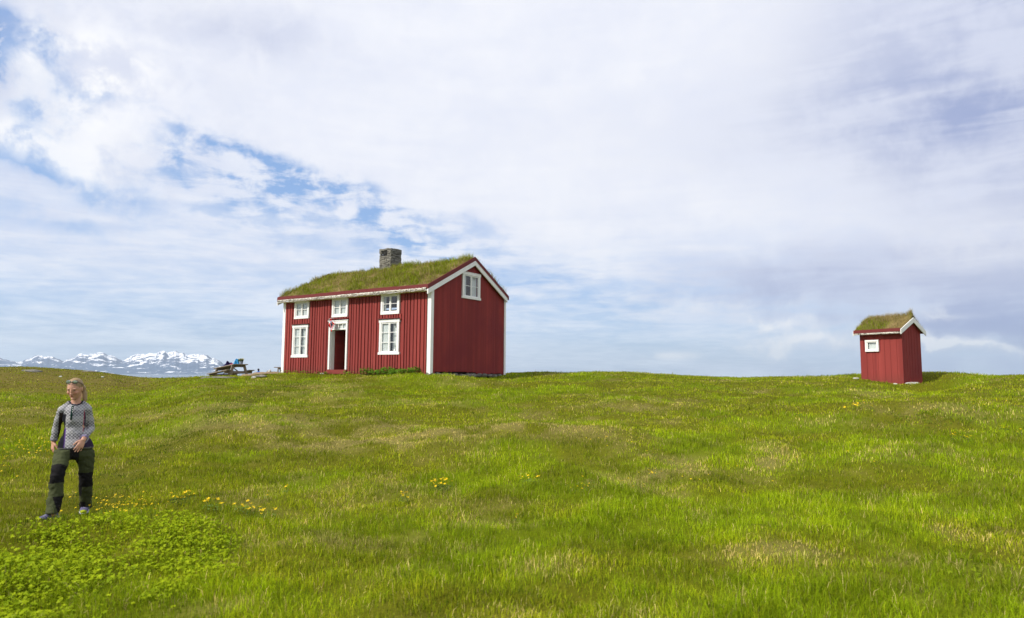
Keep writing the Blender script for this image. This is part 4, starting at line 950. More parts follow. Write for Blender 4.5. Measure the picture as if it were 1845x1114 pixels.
# ------------------------------------------------------------------ yellow flowers
M_PETAL = mat('yellow_petal', (.88, .60, .006), .6, .2); M_STEM = mat('flower_stem', (.09, .15, .015), .7)
def flower_mesh():
    mb = MB(); 
    for k in range(5):
        a = k*2*math.pi/5; e = .62; c, s = math.cos, math.sin
        mb.add([(0, 0, 0), (.6*c(a-e*.55), .6*s(a-e*.55), .22), (1.0*c(a-.25), 1.0*s(a-.25), .40), (1.0*c(a+.25), 1.0*s(a+.25), .40), (.6*c(a+e*.55), .6*s(a+e*.55), .22)], [(0, 1, 2, 3, 4)])
    mb.ball((0, 0, .12), (.22, .22, .14), 0, 8, 5)
    o = mb.build('flower', M_PETAL); me = o.data; bpy.data.objects.remove(o); return me
FM = flower_mesh()
def clump(px, py, n, spread, size, hgt, label, seed):
    p = at(px, py); rs = random.Random(seed); t = empty('yellow_flowers', p.tolist(), 0, label, 'flowers', 'clumps of yellow wildflowers')
    st = MB(); loc = []
    for k in range(n):
        a, r = rs.uniform(0, 6.28), spread*math.sqrt(rs.random()); x, y = math.cos(a)*r*1.3, math.sin(a)*r
        z = float(H(p[0]+x, p[1]+y))-p[2]; h = hgt*rs.uniform(.75, 1.2); tx, ty = x+rs.uniform(-.02, .02), y+rs.uniform(-.02, .02)
        st.tube([(x, y, z-.02), ((x+tx)/2+.004, (y+ty)/2, z+h*.6), (tx, ty, z+h)], [.0018, .0015, .0012], 0, 4)
        loc.append((tx, ty, z+h))
    for k in range(n*2):
        a, r = rs.uniform(0, 6.28), spread*math.sqrt(rs.random()); x, y = math.cos(a)*r, math.sin(a)*r; z = float(H(p[0]+x, p[1]+y))-p[2]+hgt*.45
        s = size*1.1; b = rs.uniform(0, 6.28); st.add([(x, y, z), (x+s*math.cos(b+.5), y+s*math.sin(b+.5), z+.01), (x+2*s*math.cos(b), y+2*s*math.sin(b), z), (x+s*math.cos(b-.5), y+s*math.sin(b-.5), z+.01)], [(0, 1, 2, 3)])
    st.build('stems', M_STEM, t)
    for q in loc:
        f = bpy.data.objects.new('flower', FM); COL.objects.link(f); f.parent = t; f.location = q; s = size*rs.uniform(.8, 1.25); f.scale = (s, s, s); f.rotation_euler = (rs.uniform(-.1, .75), rs.uniform(-.4, .4), rs.uniform(0, 6))
CL = [(322, 911, 8, .09, .016, .13, 'bright yellow flowers starting the row right of the woman, above the leafy patch'),
      (345, 907, 3, .06, .010, .12, 'few tiny yellow flowers just right of the leftmost bright cluster'),
      (386, 926, 8, .10, .014, .13, 'loose yellow flowers between the two densest clusters near the leafy patch'),
      (441, 931, 8, .10, .014, .12, 'yellow flowers in a flat line right of the loose upright ones'),
      (480, 938, 8, .10, .013, .12, 'rightmost yellow cluster of the row above the leafy patch'),
      (513, 894, 3, .03, .013, .12, 'small isolated yellow flower spot up right of the leafy patch row'),
      (480, 905, 2, .02, .010, .11, 'tiny yellow flower spot just above the rightmost cluster of the row'),
      (795, 888, 18, .13, .016, .13, 'largest dense clump of yellow flowers, in the middle of the meadow below the house'),
      (725, 909, 7, .07, .013, .11, 'small yellow clump down left of the largest dense clump'),
      (953, 873, 9, .11, .014, .12, 'yellow clump right of the largest one, directly below the gable side'),
      (930, 946, 2, .03, .011, .10, 'single yellow spot low in the middle foreground'),
      (1052, 884, 9, .22, .010, .10, 'sparse spread of small yellow flowers in the centre right meadow'),
      (1180, 864, 5, .09, .012, .12, 'yellow flowers right of the sparse spread, halfway towards the shed'),
      (1135, 882, 5, .18, .009, .09, 'thin scatter of tiny yellow flowers just below the small clump in the centre right'),
      (1550, 738, 10, .28, .020, .12, 'yellow flowers on the dry rise left below the shed'),
      (1437, 752, 2, .08, .018, .10, 'lone yellow spot on the pale rise far left below the shed'),
      (1740, 796, 8, .14, .017, .12, 'yellow clump right below the dark leaves of the rise'),
      (1716, 798, 3, .06, .016, .14, 'small upright yellow flowers just left of the right hand clump'),
      (1809, 779, 4, .07, .017, .12, 'yellow flowers near the right edge, upper of the two'),
      (1838, 787, 3, .05, .015, .12, 'yellow flowers at the very right edge of the meadow')]
for k, c in enumerate(CL): clump(c[0], c[1], int(c[2]*1.25), c[3], c[4]*1.3, c[5]*1.0, c[6], 100+k)
def tiny_flowers():
    pts = []; rs = np.random.default_rng(4)
    for (px, py, sx, sy, n) in ((60, 815, 55, 14, 90), (215, 922, 60, 14, 120), (1330, 860, 200, 40, 26), (1290, 760, 60, 20, 14), (1100, 800, 60, 16, 16), (780, 710, 60, 10, 8), (1780, 730, 60, 30, 20), (20, 850, 20, 20, 12)):
        for k in range(n): pts.append(at(px+rs.normal()*sx*.6, min(py+rs.normal()*sy*.6, 1100)))
    mb = MB()
    for p in pts:
        s = rs.uniform(.005, .010)*(1+.04*math.hypot(p[0], p[1])); h = rs.uniform(.06, .12); M = Matrix.Translation((p[0], p[1], p[2]+h)) @ Matrix.Rotation(rs.uniform(-.2, .7), 4, 'X') @ Matrix.Scale(s, 4)
        vs = np.array([v.co[:] for v in FM.vertices]); mb.add(vs, [tuple(q.vertices) for q in FM.polygons if len(q.vertices) == 5], 0, M); mb.tube([(p[0], p[1], p[2]), (p[0], p[1], p[2]+h)], .0015, 1, 3)
    o = mb.build('scattered_buttercups', [M_PETAL, M_STEM]); tag(o, 'tiny yellow buttercups scattered thinly through the grass', 'flowers', kind='stuff')
tiny_flowers()

# ------------------------------------------------------------------ picnic tables and what lies on them
def woodgrey(w):
    p = objco(w); n = w.noise(w.vm('MULTIPLY', p, (2, 14, 14)), 2.5, 6, .65); return w.mix(n, (.15, .12, .095), (.36, .31, .25)), n
M_WOODG = mat('weathered_wood', rough=.85, spec=.2, fn=woodgrey, bump=(.4, .005))
def picnic(loc, rz, tilt, label, top_l=1.9):
    t = empty('picnic_table', loc, 0, label, 'picnic table', 'picnic tables'); t.rotation_euler = (tilt[0], tilt[1], rz)
    L = top_l/2; b = MB()
    for k in range(5): b.box(-L, L, -.40+k*.162, -.40+k*.162+.152, .715, .755)
    b.build('tabletop', M_WOODG, t, bevel=.004)
    for sd in (-1, 1):
        b = MB()
        for k in range(2): b.box(-L, L, sd*.62+(k-1)*.152+.003, sd*.62+k*.152-.003, .42, .46)
        b.build('bench', M_WOODG, t, bevel=.004)
        for e in (-1, 1):
            b = MB(); xx = e*(L-.22); b.prism([(sd*.50-.07, 0), (sd*.50+.07, 0), (sd*.30+.07, .714), (sd*.30-.07, .714)], 0, xx-.022, xx+.022); b.build('leg', M_WOODG, t)
    for e in (-1, 1):
        xx = e*(L-.22)-e*.048; b = MB(); b.prism([(-.74, .29), (.74, .29), (.78, .418), (-.78, .418)], 0, xx-.022, xx+.022); b.box(xx-.02, xx+.02, -.38, .38, .62, .713); b.build('crossbeam', M_WOODG, t)
    b = MB(); 
    for e in (-1, 1): b.tube([(e*(L-.28), 0, .40), (e*.15, 0, .70)], .035, 0, 4)
    b.build('brace', M_WOODG, t)
    return t
def dirw(px, py, Y):
    d = ray(px, py); return CAM+d*(Y/d[1])
# big table: near short end at px ~421..449, table top y ~656
c1 = dirw(420.5, 655.8, 35.0); ax = Vector((-.766, .643, 0))  # from near corner back along the long side
TZ = math.atan2(ax.y, ax.x); side = Vector((.643, .766, 0))
ctr = Vector(c1)+ax*1.05-side*.40; T1 = picnic((ctr.x, ctr.y, c1[2]-.755-.03), TZ, (0, 0, 0), 'large weathered picnic table on the crest with clothes and flowers on it', 2.1)
T1.rotation_euler = (R(0), R(6), TZ)
T1M = Matrix.Translation(T1.location) @ T1.rotation_euler.to_matrix().to_4x4()
# keep the near corner where the photograph has it
corner = T1M @ Vector((-1.05, .40, .755)); T1.location += Vector(c1)-corner
if True:
    T1M = Matrix.Translation(T1.location) @ T1.rotation_euler.to_matrix().to_4x4()
print('table corners', [tuple(round(v, 2) for v in (T1M @ Vector(q))) for q in ((-.95, .4, .755), (.95, .4, .755), (-.95, -.4, .755), (-.95, .4, 0))], 'ground', float(H(T1.location.x, T1.location.y)))
c2 = dirw(491.5, 661.8, 38.0); T2 = picnic((c2[0]+1.0, c2[1]+.35, c2[2]-.745), R(8), (0, 0, 0), 'second picnic table half hidden behind the left corner of the house')
def cloth_heap(name, M, size, mt, label, cat, seed, pk=1.6, grp=None):
    nu = 26; vs = []; sx, sy, sz = size
    for j in range(nu+1):
        for i in range(nu+1):
            u, v = i/nu*2-1, j/nu*2-1; a = math.atan2(v, u); r = math.hypot(u, v)
            k = max(abs(u), abs(v)); rr_ = k*(1+.25*math.sin(3*a+seed)+.12*math.sin(7*a+seed*2)); x, y = math.cos(a)*rr_*sx, math.sin(a)*rr_*sy
            h = max(0, 1-k**1.5)**(1/pk)*(.55+.9*float(vn(u*2+seed, v*2, seed))+.25*math.sin(u*9+v*5)); vs.append((x, y, h*sz+.004))
    fs = [(j*(nu+1)+i, j*(nu+1)+i+1, (j+1)*(nu+1)+i+1, (j+1)*(nu+1)+i) for j in range(nu) for i in range(nu)]
    n0 = len(vs); vs2 = vs+[(x, y, .002) for x, y, z in vs]
    rim = [j*(nu+1)+i for j, i in [(0, i) for i in range(nu)]+[(j, nu) for j in range(nu)]+[(nu, i) for i in range(nu, 0, -1)]+[(j, 0) for j in range(nu, 0, -1)]]
    fs += [tuple(n0+i for i in rim)]+[(rim[k], rim[(k+1) % len(rim)], n0+rim[(k+1) % len(rim)], n0+rim[k]) for k in range(len(rim))]
    mb = MB(); mb.add(vs2, fs); o = mb.build(name, mt, None, smooth=True); o.matrix_world = M; return tag(o, label, cat, grp)
def on_table(x, y, rz=0): return T1M @ Matrix.Translation((x, y, .757)) @ Matrix.Rotation(rz, 4, 'Z')
def fab(name, c): return mat(name, c, .9, .1)
cloth_heap('jacket', on_table(.12, .02), (.20, .24, .24), fab('navy_cloth', (.018, .012, .06)), 'dark navy jacket heaped on the far part of the large picnic table', 'jacket', 3, 1.0, 'clothes left on the large picnic table')
cloth_heap('scarf', on_table(.52, -.02), (.18, .20, .10), fab('violet_cloth', (.06, .04, .22)), 'violet blue garment at the left end of the heap on the picnic table', 'scarf', 5, 1.6, 'clothes left on the large picnic table')
cloth_heap('sweater', on_table(-.28, .0), (.22, .22, .12), fab('crimson_cloth', (.28, .012, .05)), 'crimson sweater lying in the middle of the large picnic table', 'sweater', 7, 1.6, 'clothes left on the large picnic table')
cloth_heap('rain_jacket', on_table(-.62, -.02), (.15, .20, .25), fab('sky_blue_cloth', (.05, .28, .55)), 'bright sky blue rain jacket heaped beside the flower pot', 'jacket', 9, 1.3, 'clothes left on the large picnic table')
def flowerpot():
    t = empty('potted_flowers', (0, 0, 0), 0, 'grey blue pot of pale yellow flowers on the near end of the large picnic table', 'flower pot'); t.matrix_world = on_table(-.86, -.12)
    t.scale = (1, 1, 1)
    p = MB(); p.tube([(0, 0, 0), (0, 0, .06), (0, 0, .15), (0, 0, .17)], [.075, .09, .105, .115], 0, 18); p.build('pot', mat('zinc_pot', (.22, .26, .34), .5, .4), t)
    x = rng.normal(0, .085, 420); y = rng.normal(0, .085, 420); d = np.hypot(x, y); z = np.full(420, .15)
    co, q, tr, c = blades(x*.5, y*.5, z, rng.uniform(.08, .19, 420), np.full(420, .014), np.array([.06, .10, .02])*rng.uniform(.6, 1.6, (420, 1)), 1.2)
    fast_mesh('foliage', co, q, tr, M_GRASS, c, t)
    f = MB()
    for k in range(34):
        a, r = random.uniform(0, 6.28), .14*math.sqrt(random.random()); f.ball((math.cos(a)*r, math.sin(a)*r, .27+random.uniform(-.03, .05)-r*.2), (.020, .020, .014), 0, 7, 4)
    f.build('blossoms', mat('cream_petal', (.74, .68, .38), .7), t)
flowerpot()

# ------------------------------------------------------------------ people
ORG = (FOOT_R+FOOT_L)/2; ORG[2] = min(FOOT_R[2], FOOT_L[2])
def remesh(name, mb, vox, mt, parent, smooth_it=3, disp=None, org=None):
    o = mb.build(name+'_raw', mt); md = o.modifiers.new('r', 'REMESH'); md.mode = 'VOXEL'; md.voxel_size = vox
    if smooth_it: s_ = o.modifiers.new('s', 'SMOOTH'); s_.iterations = smooth_it; s_.factor = .5
    dg = bpy.context.evaluated_depsgraph_get(); dg.update(); me = bpy.data.meshes.new_from_object(o.evaluated_get(dg)); bpy.data.objects.remove(o)
    me.name = name; n = len(me.vertices); co = np.empty(n*3, np.float32); me.vertices.foreach_get('co', co); co = co.reshape(-1, 3).astype(float)
    if disp is not None:
        nn = np.empty(n*3, np.float32); me.vertices.foreach_get('normal', nn); co = co+nn.reshape(-1, 3)*disp(co)[:, None]
    w = co.copy()
    if org is not None: co = co-org
    me.vertices.foreach_set('co', co.astype(np.float32).ravel()); me.shade_smooth(); me.update()
    ob = bpy.data.objects.new(name, me); COL.objects.link(ob); ob.parent = parent
    return ob, w
def setcol(o, rgb, pat=None):
    a = o.data.color_attributes.new('tint', 'FLOAT_COLOR', 'POINT'); c = np.ones((len(rgb), 4), np.float32); c[:, :3] = rgb; a.data.foreach_set('color', c.ravel())
    if pat is not None: b = o.data.attributes.new('pattern', 'FLOAT', 'POINT'); b.data.foreach_set('value', pat.astype(np.float32))
def segd(p, a, b):
    a, b = np.array(a), np.array(b); t = np.clip(((p-a)@(b-a))/((b-a)@(b-a)), 0, 1); return np.linalg.norm(p-a-t[:, None]*(b-a), axis=1)
def skinmat(w):
    a = w.new('ShaderNodeVertexColor'); a.layer_name = 'tint'; n = w.noise(objco(w), 30, 4, .6); return w.mix(1., a.outputs[0], w.mix(n, (.86, .84, .84), (1.08, 1.05, 1.05)), 'MULTIPLY')
M_SKIN = mat('skin', rough=.55, spec=.35, fn=skinmat)
M_SKIN.node_tree.nodes['Principled BSDF'].inputs['Subsurface Weight'].default_value = .08; M_SKIN.node_tree.nodes['Principled BSDF'].inputs['Subsurface Radius'].default_value = (.01, .004, .002)
def shirtmat(w):
    a = w.new('ShaderNodeVertexColor'); a.layer_name = 'tint'; at_ = w.new('ShaderNodeAttribute'); at_.attribute_name = 'pattern'
    p = objco(w); u = w.vm('DOT_PRODUCT', p, tuple(PR.tolist())); v = w.sep(p)[2]; k = 2*math.pi/.050
    su = w.m('SINE', w.m('MULTIPLY', w.m('ADD', u, v), k*.72)); sv = w.m('SINE', w.m('MULTIPLY', w.m('SUBTRACT', u, v), k*.72))
    lat = w.m('ABSOLUTE', w.m('MULTIPLY', su, sv)); d2 = w.m('MULTIPLY', w.m('SINE', w.m('MULTIPLY', u, k*3.1)), w.m('SINE', w.m('MULTIPLY', v, k*3.1)))
    bands = w.sm(w.m('SINE', w.m('MULTIPLY', v, 2*math.pi/.13)), -.2, .3)
    f = w.m('ADD', w.sm(lat, .10, .32), w.m('MULTIPLY', w.sm(d2, .1, .5), .5)); f = w.m('MULTIPLY', f, w.m('ADD', .55, w.m('MULTIPLY', bands, .45))); n = w.noise(p, 90, 3, .6)
    f = w.m('MULTIPLY', f, w.m('ADD', .5, n), clamp=True)
    return w.mix(w.m('MULTIPLY', w.m('MULTIPLY', f, .78), at_.outputs['Fac']), a.outputs[0], (.035, .035, .05)), n
M_SHIRT = mat('patterned_wool', rough=.9, spec=.1, fn=shirtmat, bump=(.3, .002))
def clothmat(w):
    a = w.new('ShaderNodeVertexColor'); a.layer_name = 'tint'; n = w.noise(objco(w), 60, 3, .6); return w.mix(1., a.outputs[0], w.mix(n, (.8, .8, .8), (1.2, 1.2, 1.2)), 'MULTIPLY'), n
M_CLOTH = mat('woven_cloth', rough=.85, spec=.12, fn=clothmat, bump=(.2, .002))
def hairmat(w):
    p = objco(w); n = w.noise(w.vm('MULTIPLY', p, (90, 90, 9)), 2, 4, .6); return w.mix(n, (.14, .085, .040), (.44, .31, .16)), n
M_HAIR = mat('light_brown_hair', rough=.5, spec=.3, fn=hairmat, bump=(.5, .004))
SH = 1/731.; SVV = 1/614.
def hring(xl, xr, y, dep, hd): return (pw((xl+xr)/2, y, dep), PR*(xr-xl)/2*SH, PV*hd)

def woman():
    t = empty('person', ORG.tolist(), 0, 'woman in patterned grey sweater and olive hiking trousers with black knees walking downhill', 'person')
    # joints
    shR, elR, wrR = pw(287, 272, .0), pw(250, 388, .10), pw(224, 505, .13)
    shL, elL, wrL = pw(470, 266, -.0), pw(488, 405, .06), pw(436, 490, -.13)
    hipR, knR, anR = pw(305, 520, 0), pw(254, 725, -.19), pw(213, 985, -.20)
    hipL, knL, anL = pw(452, 520, .02), pw(455, 740, .06), pw(452, 962, .27)
    # ---- head frame
    th = R(24); hf0 = -PV*math.cos(th)-PR*math.sin(th); hf = hf0*math.cos(R(19))+np.array([0, 0, -1])*math.sin(R(19)); hr = np.cross(hf, [0, 0, 1]); hr /= np.linalg.norm(hr); hu = np.cross(hr, hf)
    hc = pw(378, 123, -.03); HP = lambda r, f, u: hc+hr*r+hf*f+hu*u      # hr: her own right side? (towards image left when negative)
    b = MB()
    lv = [(.116, .022, .028, -.012), (.104, .045, .055, -.012), (.080, .062, .078, -.010), (.045, .071, .091, -.006), (.010, .073, .093, -.002), (-.022, .070, .088, .002), (-.050, .062, .078, .007), (-.078, .050, .062, .016), (-.100, .034, .042, .028), (-.112, .018, .024, .036)]
    b.loft([(HP(0, f, u), hr*w_, hf*d) for u, w_, d, f in lv], 0, 24)
    b.tube([HP(0, .088, .022), HP(0, .098, -.004), HP(0, .109, -.026), HP(0, .098, -.036)], [.008, .009, .012, .009], 0, 10, 1)
    b.ball(HP(.010, .098, -.030), .008); b.ball(HP(-.010, .098, -.030), .008)
    Mh = np.stack([hr, hf, hu], 1)
    b.ball(HP(0, .090, -.052), (.021, .010, .005), M=Mh); b.ball(HP(0, .089, -.061), (.018, .010, .006), M=Mh); b.ball(HP(0, .070, -.094), (.022, .020, .014), M=Mh)
    for sg in (-1, 1):
        b.ball(HP(sg*.036, .066, -.020), (.024, .022, .022), M=Mh); b.ball(HP(sg*.030, .079, .028), (.024, .012, .007), M=Mh)
        b.ball(HP(sg*.074, -.004, -.002), (.009, .020, .030), M=Mh)
    # neck and upper chest
    nk = pw(386, 222, .02)
    b.tube([HP(0, -.020, -.055), (HP(0, -.02, -.09)+nk)/2, nk, pw(384, 262, .03)], [.052, .050, .055, .085], 0, 18, 1)
    # trunk under the clothes
    b.loft([hring(315, 445, 268, .02, .080), hring(300, 450, 320, .01, .09), hring(310, 448, 400, .0, .085), hring(300, 455, 460, 0, .09), hring(300, 466, 530, .01, .090), hring(310, 460, 600, .01, .08)], 0, 22, True, .6)
    def limb(pts, rad): b.tube(pts, rad, 0, 14, .9)
    limb([shR, elR], [.032, .028]); limb([elR, wrR], [.028, .026]); limb([shL, elL], [.032, .028]); limb([elL, wrL], [.028, .026])
    limb([pw(330, 545, .03), knR], [.048, .048]); limb([knR, anR], [.050, .034]); limb([pw(430, 545, .03), knL], [.048, .048]); limb([knL, anL], [.050, .034])
    b.ball(shR, .038); b.ball(shL, .038)
    # hands: palm, four fingers of different length, thumb
    def hand(wr, d, n, th_dir, curl):
        """wr wrist, d pointing to the fingers, n back of the hand, th_dir side of the thumb"""
        d = d/np.linalg.norm(d); n = n-d*(n@d); n /= np.linalg.norm(n); s_ = np.cross(d, n); s_ *= np.sign(s_@th_dir)
        b.tube([wr-d*.03, wr+d*.012], [.026, .025], 0, 12, .5, .75, n)
        b.loft([(wr, s_*.025, n*.018), (wr+d*.03, s_*.034, n*.017), (wr+d*.065, s_*.039, n*.014), (wr+d*.082, s_*.036, n*.011)], 0, 16, True, .6)
        for k, (off, L, fan) in enumerate(((.030, .068, .16), (.011, .077, .05), (-.009, .072, -.06), (-.028, .056, -.20))):
            q = wr+d*(.076-.006*abs(k-1))+s_*off; dd = d*math.cos(fan)+s_*math.sin(fan); pts = [q-dd*.01, q]; ang = 0; cc = curl*(1+.22*k)
            for seg, fr in enumerate((.45, .30, .25)):
                ang += cc*(.5 if seg == 0 else .8); dir_ = dd*math.cos(ang)-n*math.sin(ang); q = q+dir_*L*fr; pts.append(q)
            b.tube(pts, [.0095, .0092, .0086, .0078, .0062], 0, 9, .9)
        q = wr+d*.018+s_*.024; dt = d*.62+s_*.70-n*.35; dt /= np.linalg.norm(dt); d2 = d*.86+s_*.25-n*.42; d2 /= np.linalg.norm(d2)
        b.tube([q-dt*.012, q+dt*.030, q+dt*.034+d2*.026, q+dt*.034+d2*.050], [.014, .0115, .0095, .007], 0, 9, .9)
    zv = np.array([0, 0, 1.])
    hand(wrR, pw(212, 600, .10)-wrR, -PR*.85-PV*.3, -PV*1., .42)
    hand(wrL, pw(385, 592, -.20)-wrL, -PV*.85+PR*.45+zv*.25, -PR*1., .22)
    # feet inside the shoes
    b.tube([anR, anR+np.array([0, 0, -.05])], [.036, .036], 0, 12, 1); b.tube([anL, anL+np.array([0, 0, -.05])], [.036, .036], 0, 12, 1)
    body, w = remesh('body', b, .0048, M_SKIN, t, 2, None, ORG)
    rel = w-hc; u, f, r_ = rel@hu, rel@hf, rel@hr; c = np.tile([.52, .285, .195], (len(w), 1)); 
    lips = np.exp(-((u+.056)/.009)**2-(r_/.019)**2)*(f > .07); c = c*(1-lips[:, None]*.85)+np.array([.36, .09, .085])*lips[:, None]*.85
    for sg in (-1, 1):
        ck = np.exp(-((u+.022)/.020)**2-((r_-sg*.040)/.020)**2)*(f > .03)*.45; c = c*(1-ck[:, None])+np.array([.56, .22, .17])*ck[:, None]
        bw = np.exp(-((u-.030)/.0048)**2-((r_-sg*.031)/.019)**2)*(f > .05)*.7; c = c*(1-bw[:, None])+np.array([.17, .10, .06])*bw[:, None]
    setcol(body, c)
    e = MB()
    for sg in (-1, 1):
        e = MB(); e.ball(HP(sg*.031, .0835, .010)-ORG, (.0125, .006, .0032), 0, 12, 6, Mh); e.build('eye', mat('dark_lashes', (.05, .03, .025), .6), body, smooth=True)
    # hair
    h = MB(); h.ball(HP(0, -.016, .034), (.0785, .094, .090), 0, 24, 14, Mh)
    h.tube([HP(0, -.095, .045), HP(-.0, -.118, .02), pw(437, 120, .085), pw(443, 155, .085), pw(449, 198, .07), pw(452, 222, .06)], [.024, .036, .038, .036, .030, .012], 0, 14, 1, .8)
    hair, hw = remesh('hair', h, .006, M_HAIR, t, 2, lambda p: (fbm(p[:, 0]*90, p[:, 1]*90+p[:, 2]*10, 5, 2)-.5)*.006, ORG)
    # sunglasses pushed up on the head
    g = MB(); M_FR = mat('black_frame', (.012, .012, .014), .3, .5)
    for sg in (-1, 1):
        q = [HP(sg*.034+.027*math.cos(a), .056-.010*math.cos(a)*sg-.010*math.sin(a), .104+.017*math.sin(a)) for a in np.linspace(0, 2*math.pi, 15)]
        g.tube(q, .0034, 0, 6); g.tube([HP(sg*.061, .048, .104), HP(sg*.080, .01, .070), HP(sg*.083, -.03, .035)], .0032, 0, 6)
    g.tube([HP(-.010, .060, .108), HP(.010, .060, .108)], .003, 0, 6)
    g.v = [v-ORG for v in g.v]; go = g.build('sunglasses', M_FR, t, smooth=True); ml = mat('mirror_lens', (.42, .52, .48), .12, .8); ml.node_tree.nodes['Principled BSDF'].inputs['Metallic'].default_value = .5
    for sg in (-1, 1):
        g = MB(); g.ball(HP(sg*.034, .057, .104)-ORG, (.0255, .0045, .017), 0, 16, 8, Mh); g.build('lens', ml, go, smooth=True)
    # ---- sweater
    s = MB()
    s.loft([hring(345, 425, 228, .025, .060), hring(305, 462, 243, .025, .080), hring(286, 472, 268, .02, .092), hring(284, 466, 310, .01, .108), hring(292, 457, 350, .0, .104), hring(303, 452, 400, .0, .092), hring(294, 462, 445, .0, .102), hring(266, 500, 500, .01, .124), hring(258, 514, 538, .01, .134), hring(258, 514, 549, .01, .134)], 0, 28)
    s.tube([pw(335, 232, .02), shR], [.036, .045], 0, 14, .9); s.tube([pw(430, 230, .02), shL], [.036, .045], 0, 14, .9)
    s.tube([shR, elR], [.047, .043], 0, 16, .9); cR = elR+(wrR-elR)*.90; s.tube([elR, cR], [.043, .034], 0, 16, 0); s.ball(elR, .042)
    s.tube([shL, elL], [.047, .043], 0, 16, .9); cL = elL+(wrL-elL)*.86; s.tube([elL, cL], [.043, .036], 0, 16, 0); s.ball(elL, .042)
    def dsp(p): return (fbm((p@PR)*14, p[:, 2]*9, 7, 3)-.5)*.024+(fbm((p@PR)*26+p[:, 2]*20, (p@PV)*20, 9, 2)-.5)*.007
    sw, w = remesh('sweater', s, .0065, M_SHIRT, t, 2, dsp, ORG)
    zxy = lambda a, bb, d=0: pw(a, bb, d)
    dR = np.minimum(segd(w, shR, elR), segd(w, elR, wrR)); dL = np.minimum(segd(w, shL, elL), segd(w, elL, wrL)); base = np.array([.50, .49, .51]); c = np.tile(base, (len(w), 1)); pat = np.ones(len(w))
    up = w[:, 2]; pr = (w-pw(372, 400, 0))@PR; front = (w-pw(372, 400, 0))@PV < .02; arm = (np.minimum(dR, dL) < .054)
    zz = lambda y: pw(372, y, 0)[2]
    cond = (~arm)&(pr < -.086-.0*up)&(up < zz(300)); c[cond] = (.012, .012, .018); pat[cond] = 0
    cond = (~arm)&(pr > .095)&(up < zz(270)); c[cond] = (.03, .02, .045); pat[cond] = 0
    cond = (~arm)&(np.abs(pr-.090) < .0035)&(up < zz(250))&front; c[cond] = (.30, .03, .07); pat[cond] = 0
    cond = (~arm)&(np.abs(pr+.084) < .006)&(up < zz(400))&front; c[cond] = (.07, .03, .16); pat[cond] = 0
    inner = arm&(dR < .06)&(((w-elR)@PR) > .012)&(up < zz(290)); c[inner] = (.03, .02, .02); pat[inner] = 0
    cond = arm&(dR < .06)&(np.abs((w-(shR+elR)/2)@PR-.012+(up-elR[2])*-.0) < .007)&front; 
    cuff = (np.linalg.norm(w-cR, axis=1) < .045); c[cuff] = (.30, .27, .33); cuff = (np.linalg.norm(w-cL, axis=1) < .048); c[cuff] = (.22, .19, .30); pat[cuff] = .3
    hem = up < zz(538); c[hem&~arm] = (.10, .10, .09)
    setcol(sw, c, pat)
    # collar band, placket and buttons
    k = MB(); ring = []
    for a in np.linspace(0, 2*math.pi, 25): ring.append(pw(385, 214, .012)+PR*.067*math.cos(a)+PV*.062*math.sin(a)+zv*(-.040*max(0, -math.sin(a))**1.3+.004)-ORG)
    k.tube(ring, .0065, 0, 8); k.build('collar', fab('dark_collar', (.025, .022, .04)), sw, smooth=True)
    k = MB(); fp = lambda zx, zy, d: pw(zx, zy, d)-ORG
    k.loft([(fp(362, 243, -.078), PR*.011, PV*.014), (fp(357, 275, -.093), PR*.011, PV*.014), (fp(352, 310, -.103), PR*.011, PV*.014), (fp(349, 345, -.104), PR*.009, PV*.012)], 0, 8); k.build('placket', fab('dark_green_placket', (.010, .035, .030)), sw, smooth=True)
    for yy, dd in ((258, -.098), (272, -.106), (288, -.113)):
        k = MB(); k.ball(fp(361, yy, dd), .0048, 0, 8, 6); k.build('button', M_WHITE, sw, smooth=True)
    k = MB(); k.tube([fp(404, 210, -.02), fp(413, 205, -.005), fp(422, 202, .012)], .006, 0, 8); k.build('lime_undershirt', fab('lime_cloth', (.45, .62, .02)), sw, smooth=True)
    # ---- trousers
    p = MB()
    p.loft([hring(285, 480, 515, .01, .100), hring(268, 503, 538, .01, .118), hring(250, 519, 572, .01, .128), hring(243, 525, 605, .01, .115), hring(250, 520, 628, .01, .085)], 0, 28)
    p.loft([hring(228, 372, 560, -.03, .110), hring(217, 358, 605, -.075, .108), hring(213, 335, 655, -.125, .096), hring(205, 312, 700, -.17, .082), hring(202, 305, 740, -.195, .078), hring(198, 302, 790, -.185, .074), hring(190, 296, 850, -.175, .074), hring(180, 286, 920, -.185, .075), hring(168, 270, 985, -.20, .080), hring(163, 267, 1008, -.205, .082)], 0, 22)
    p.loft([hring(385, 520, 560, .02, .105), hring(382, 524, 605, .02, .100), hring(392, 515, 655, .03, .092), hring(400, 510, 700, .045, .084), hring(403, 507, 745, .06, .078), hring(405, 505, 790, .085, .075), hring(404, 504, 850, .13, .074), hring(405, 500, 920, .20, .076), hring(404, 499, 962, .25, .080), hring(406, 498, 976, .265, .080)], 0, 22)
    def dsp2(q): 
        n = fbm((q@PR)*11+q[:, 2]*6, q[:, 2]*13+(q@PV)*8, 17, 3)-.5; n2 = fbm((q@PR)*30, q[:, 2]*40, 19, 2)-.5; return n*.034+n2*.008
    tr, w = remesh('trousers', p, .0075, M_CLOTH, t, 2, dsp2, ORG)
    ol = np.array([.058, .066, .030]); c = np.tile(ol, (len(w), 1)); up = w[:, 2]; px_ = (w-pw(372, 620, 0))@PR
    blk = np.array([.010, .009, .010]); fr = (w-pw(372, 620, -.1))@PV
    zR = pw(254, 725, -.19)[2]; nzk = (fbm(w[:, 0]*6, w[:, 2]*6, 3, 2)-.5)*.03
    legR = px_ < 0
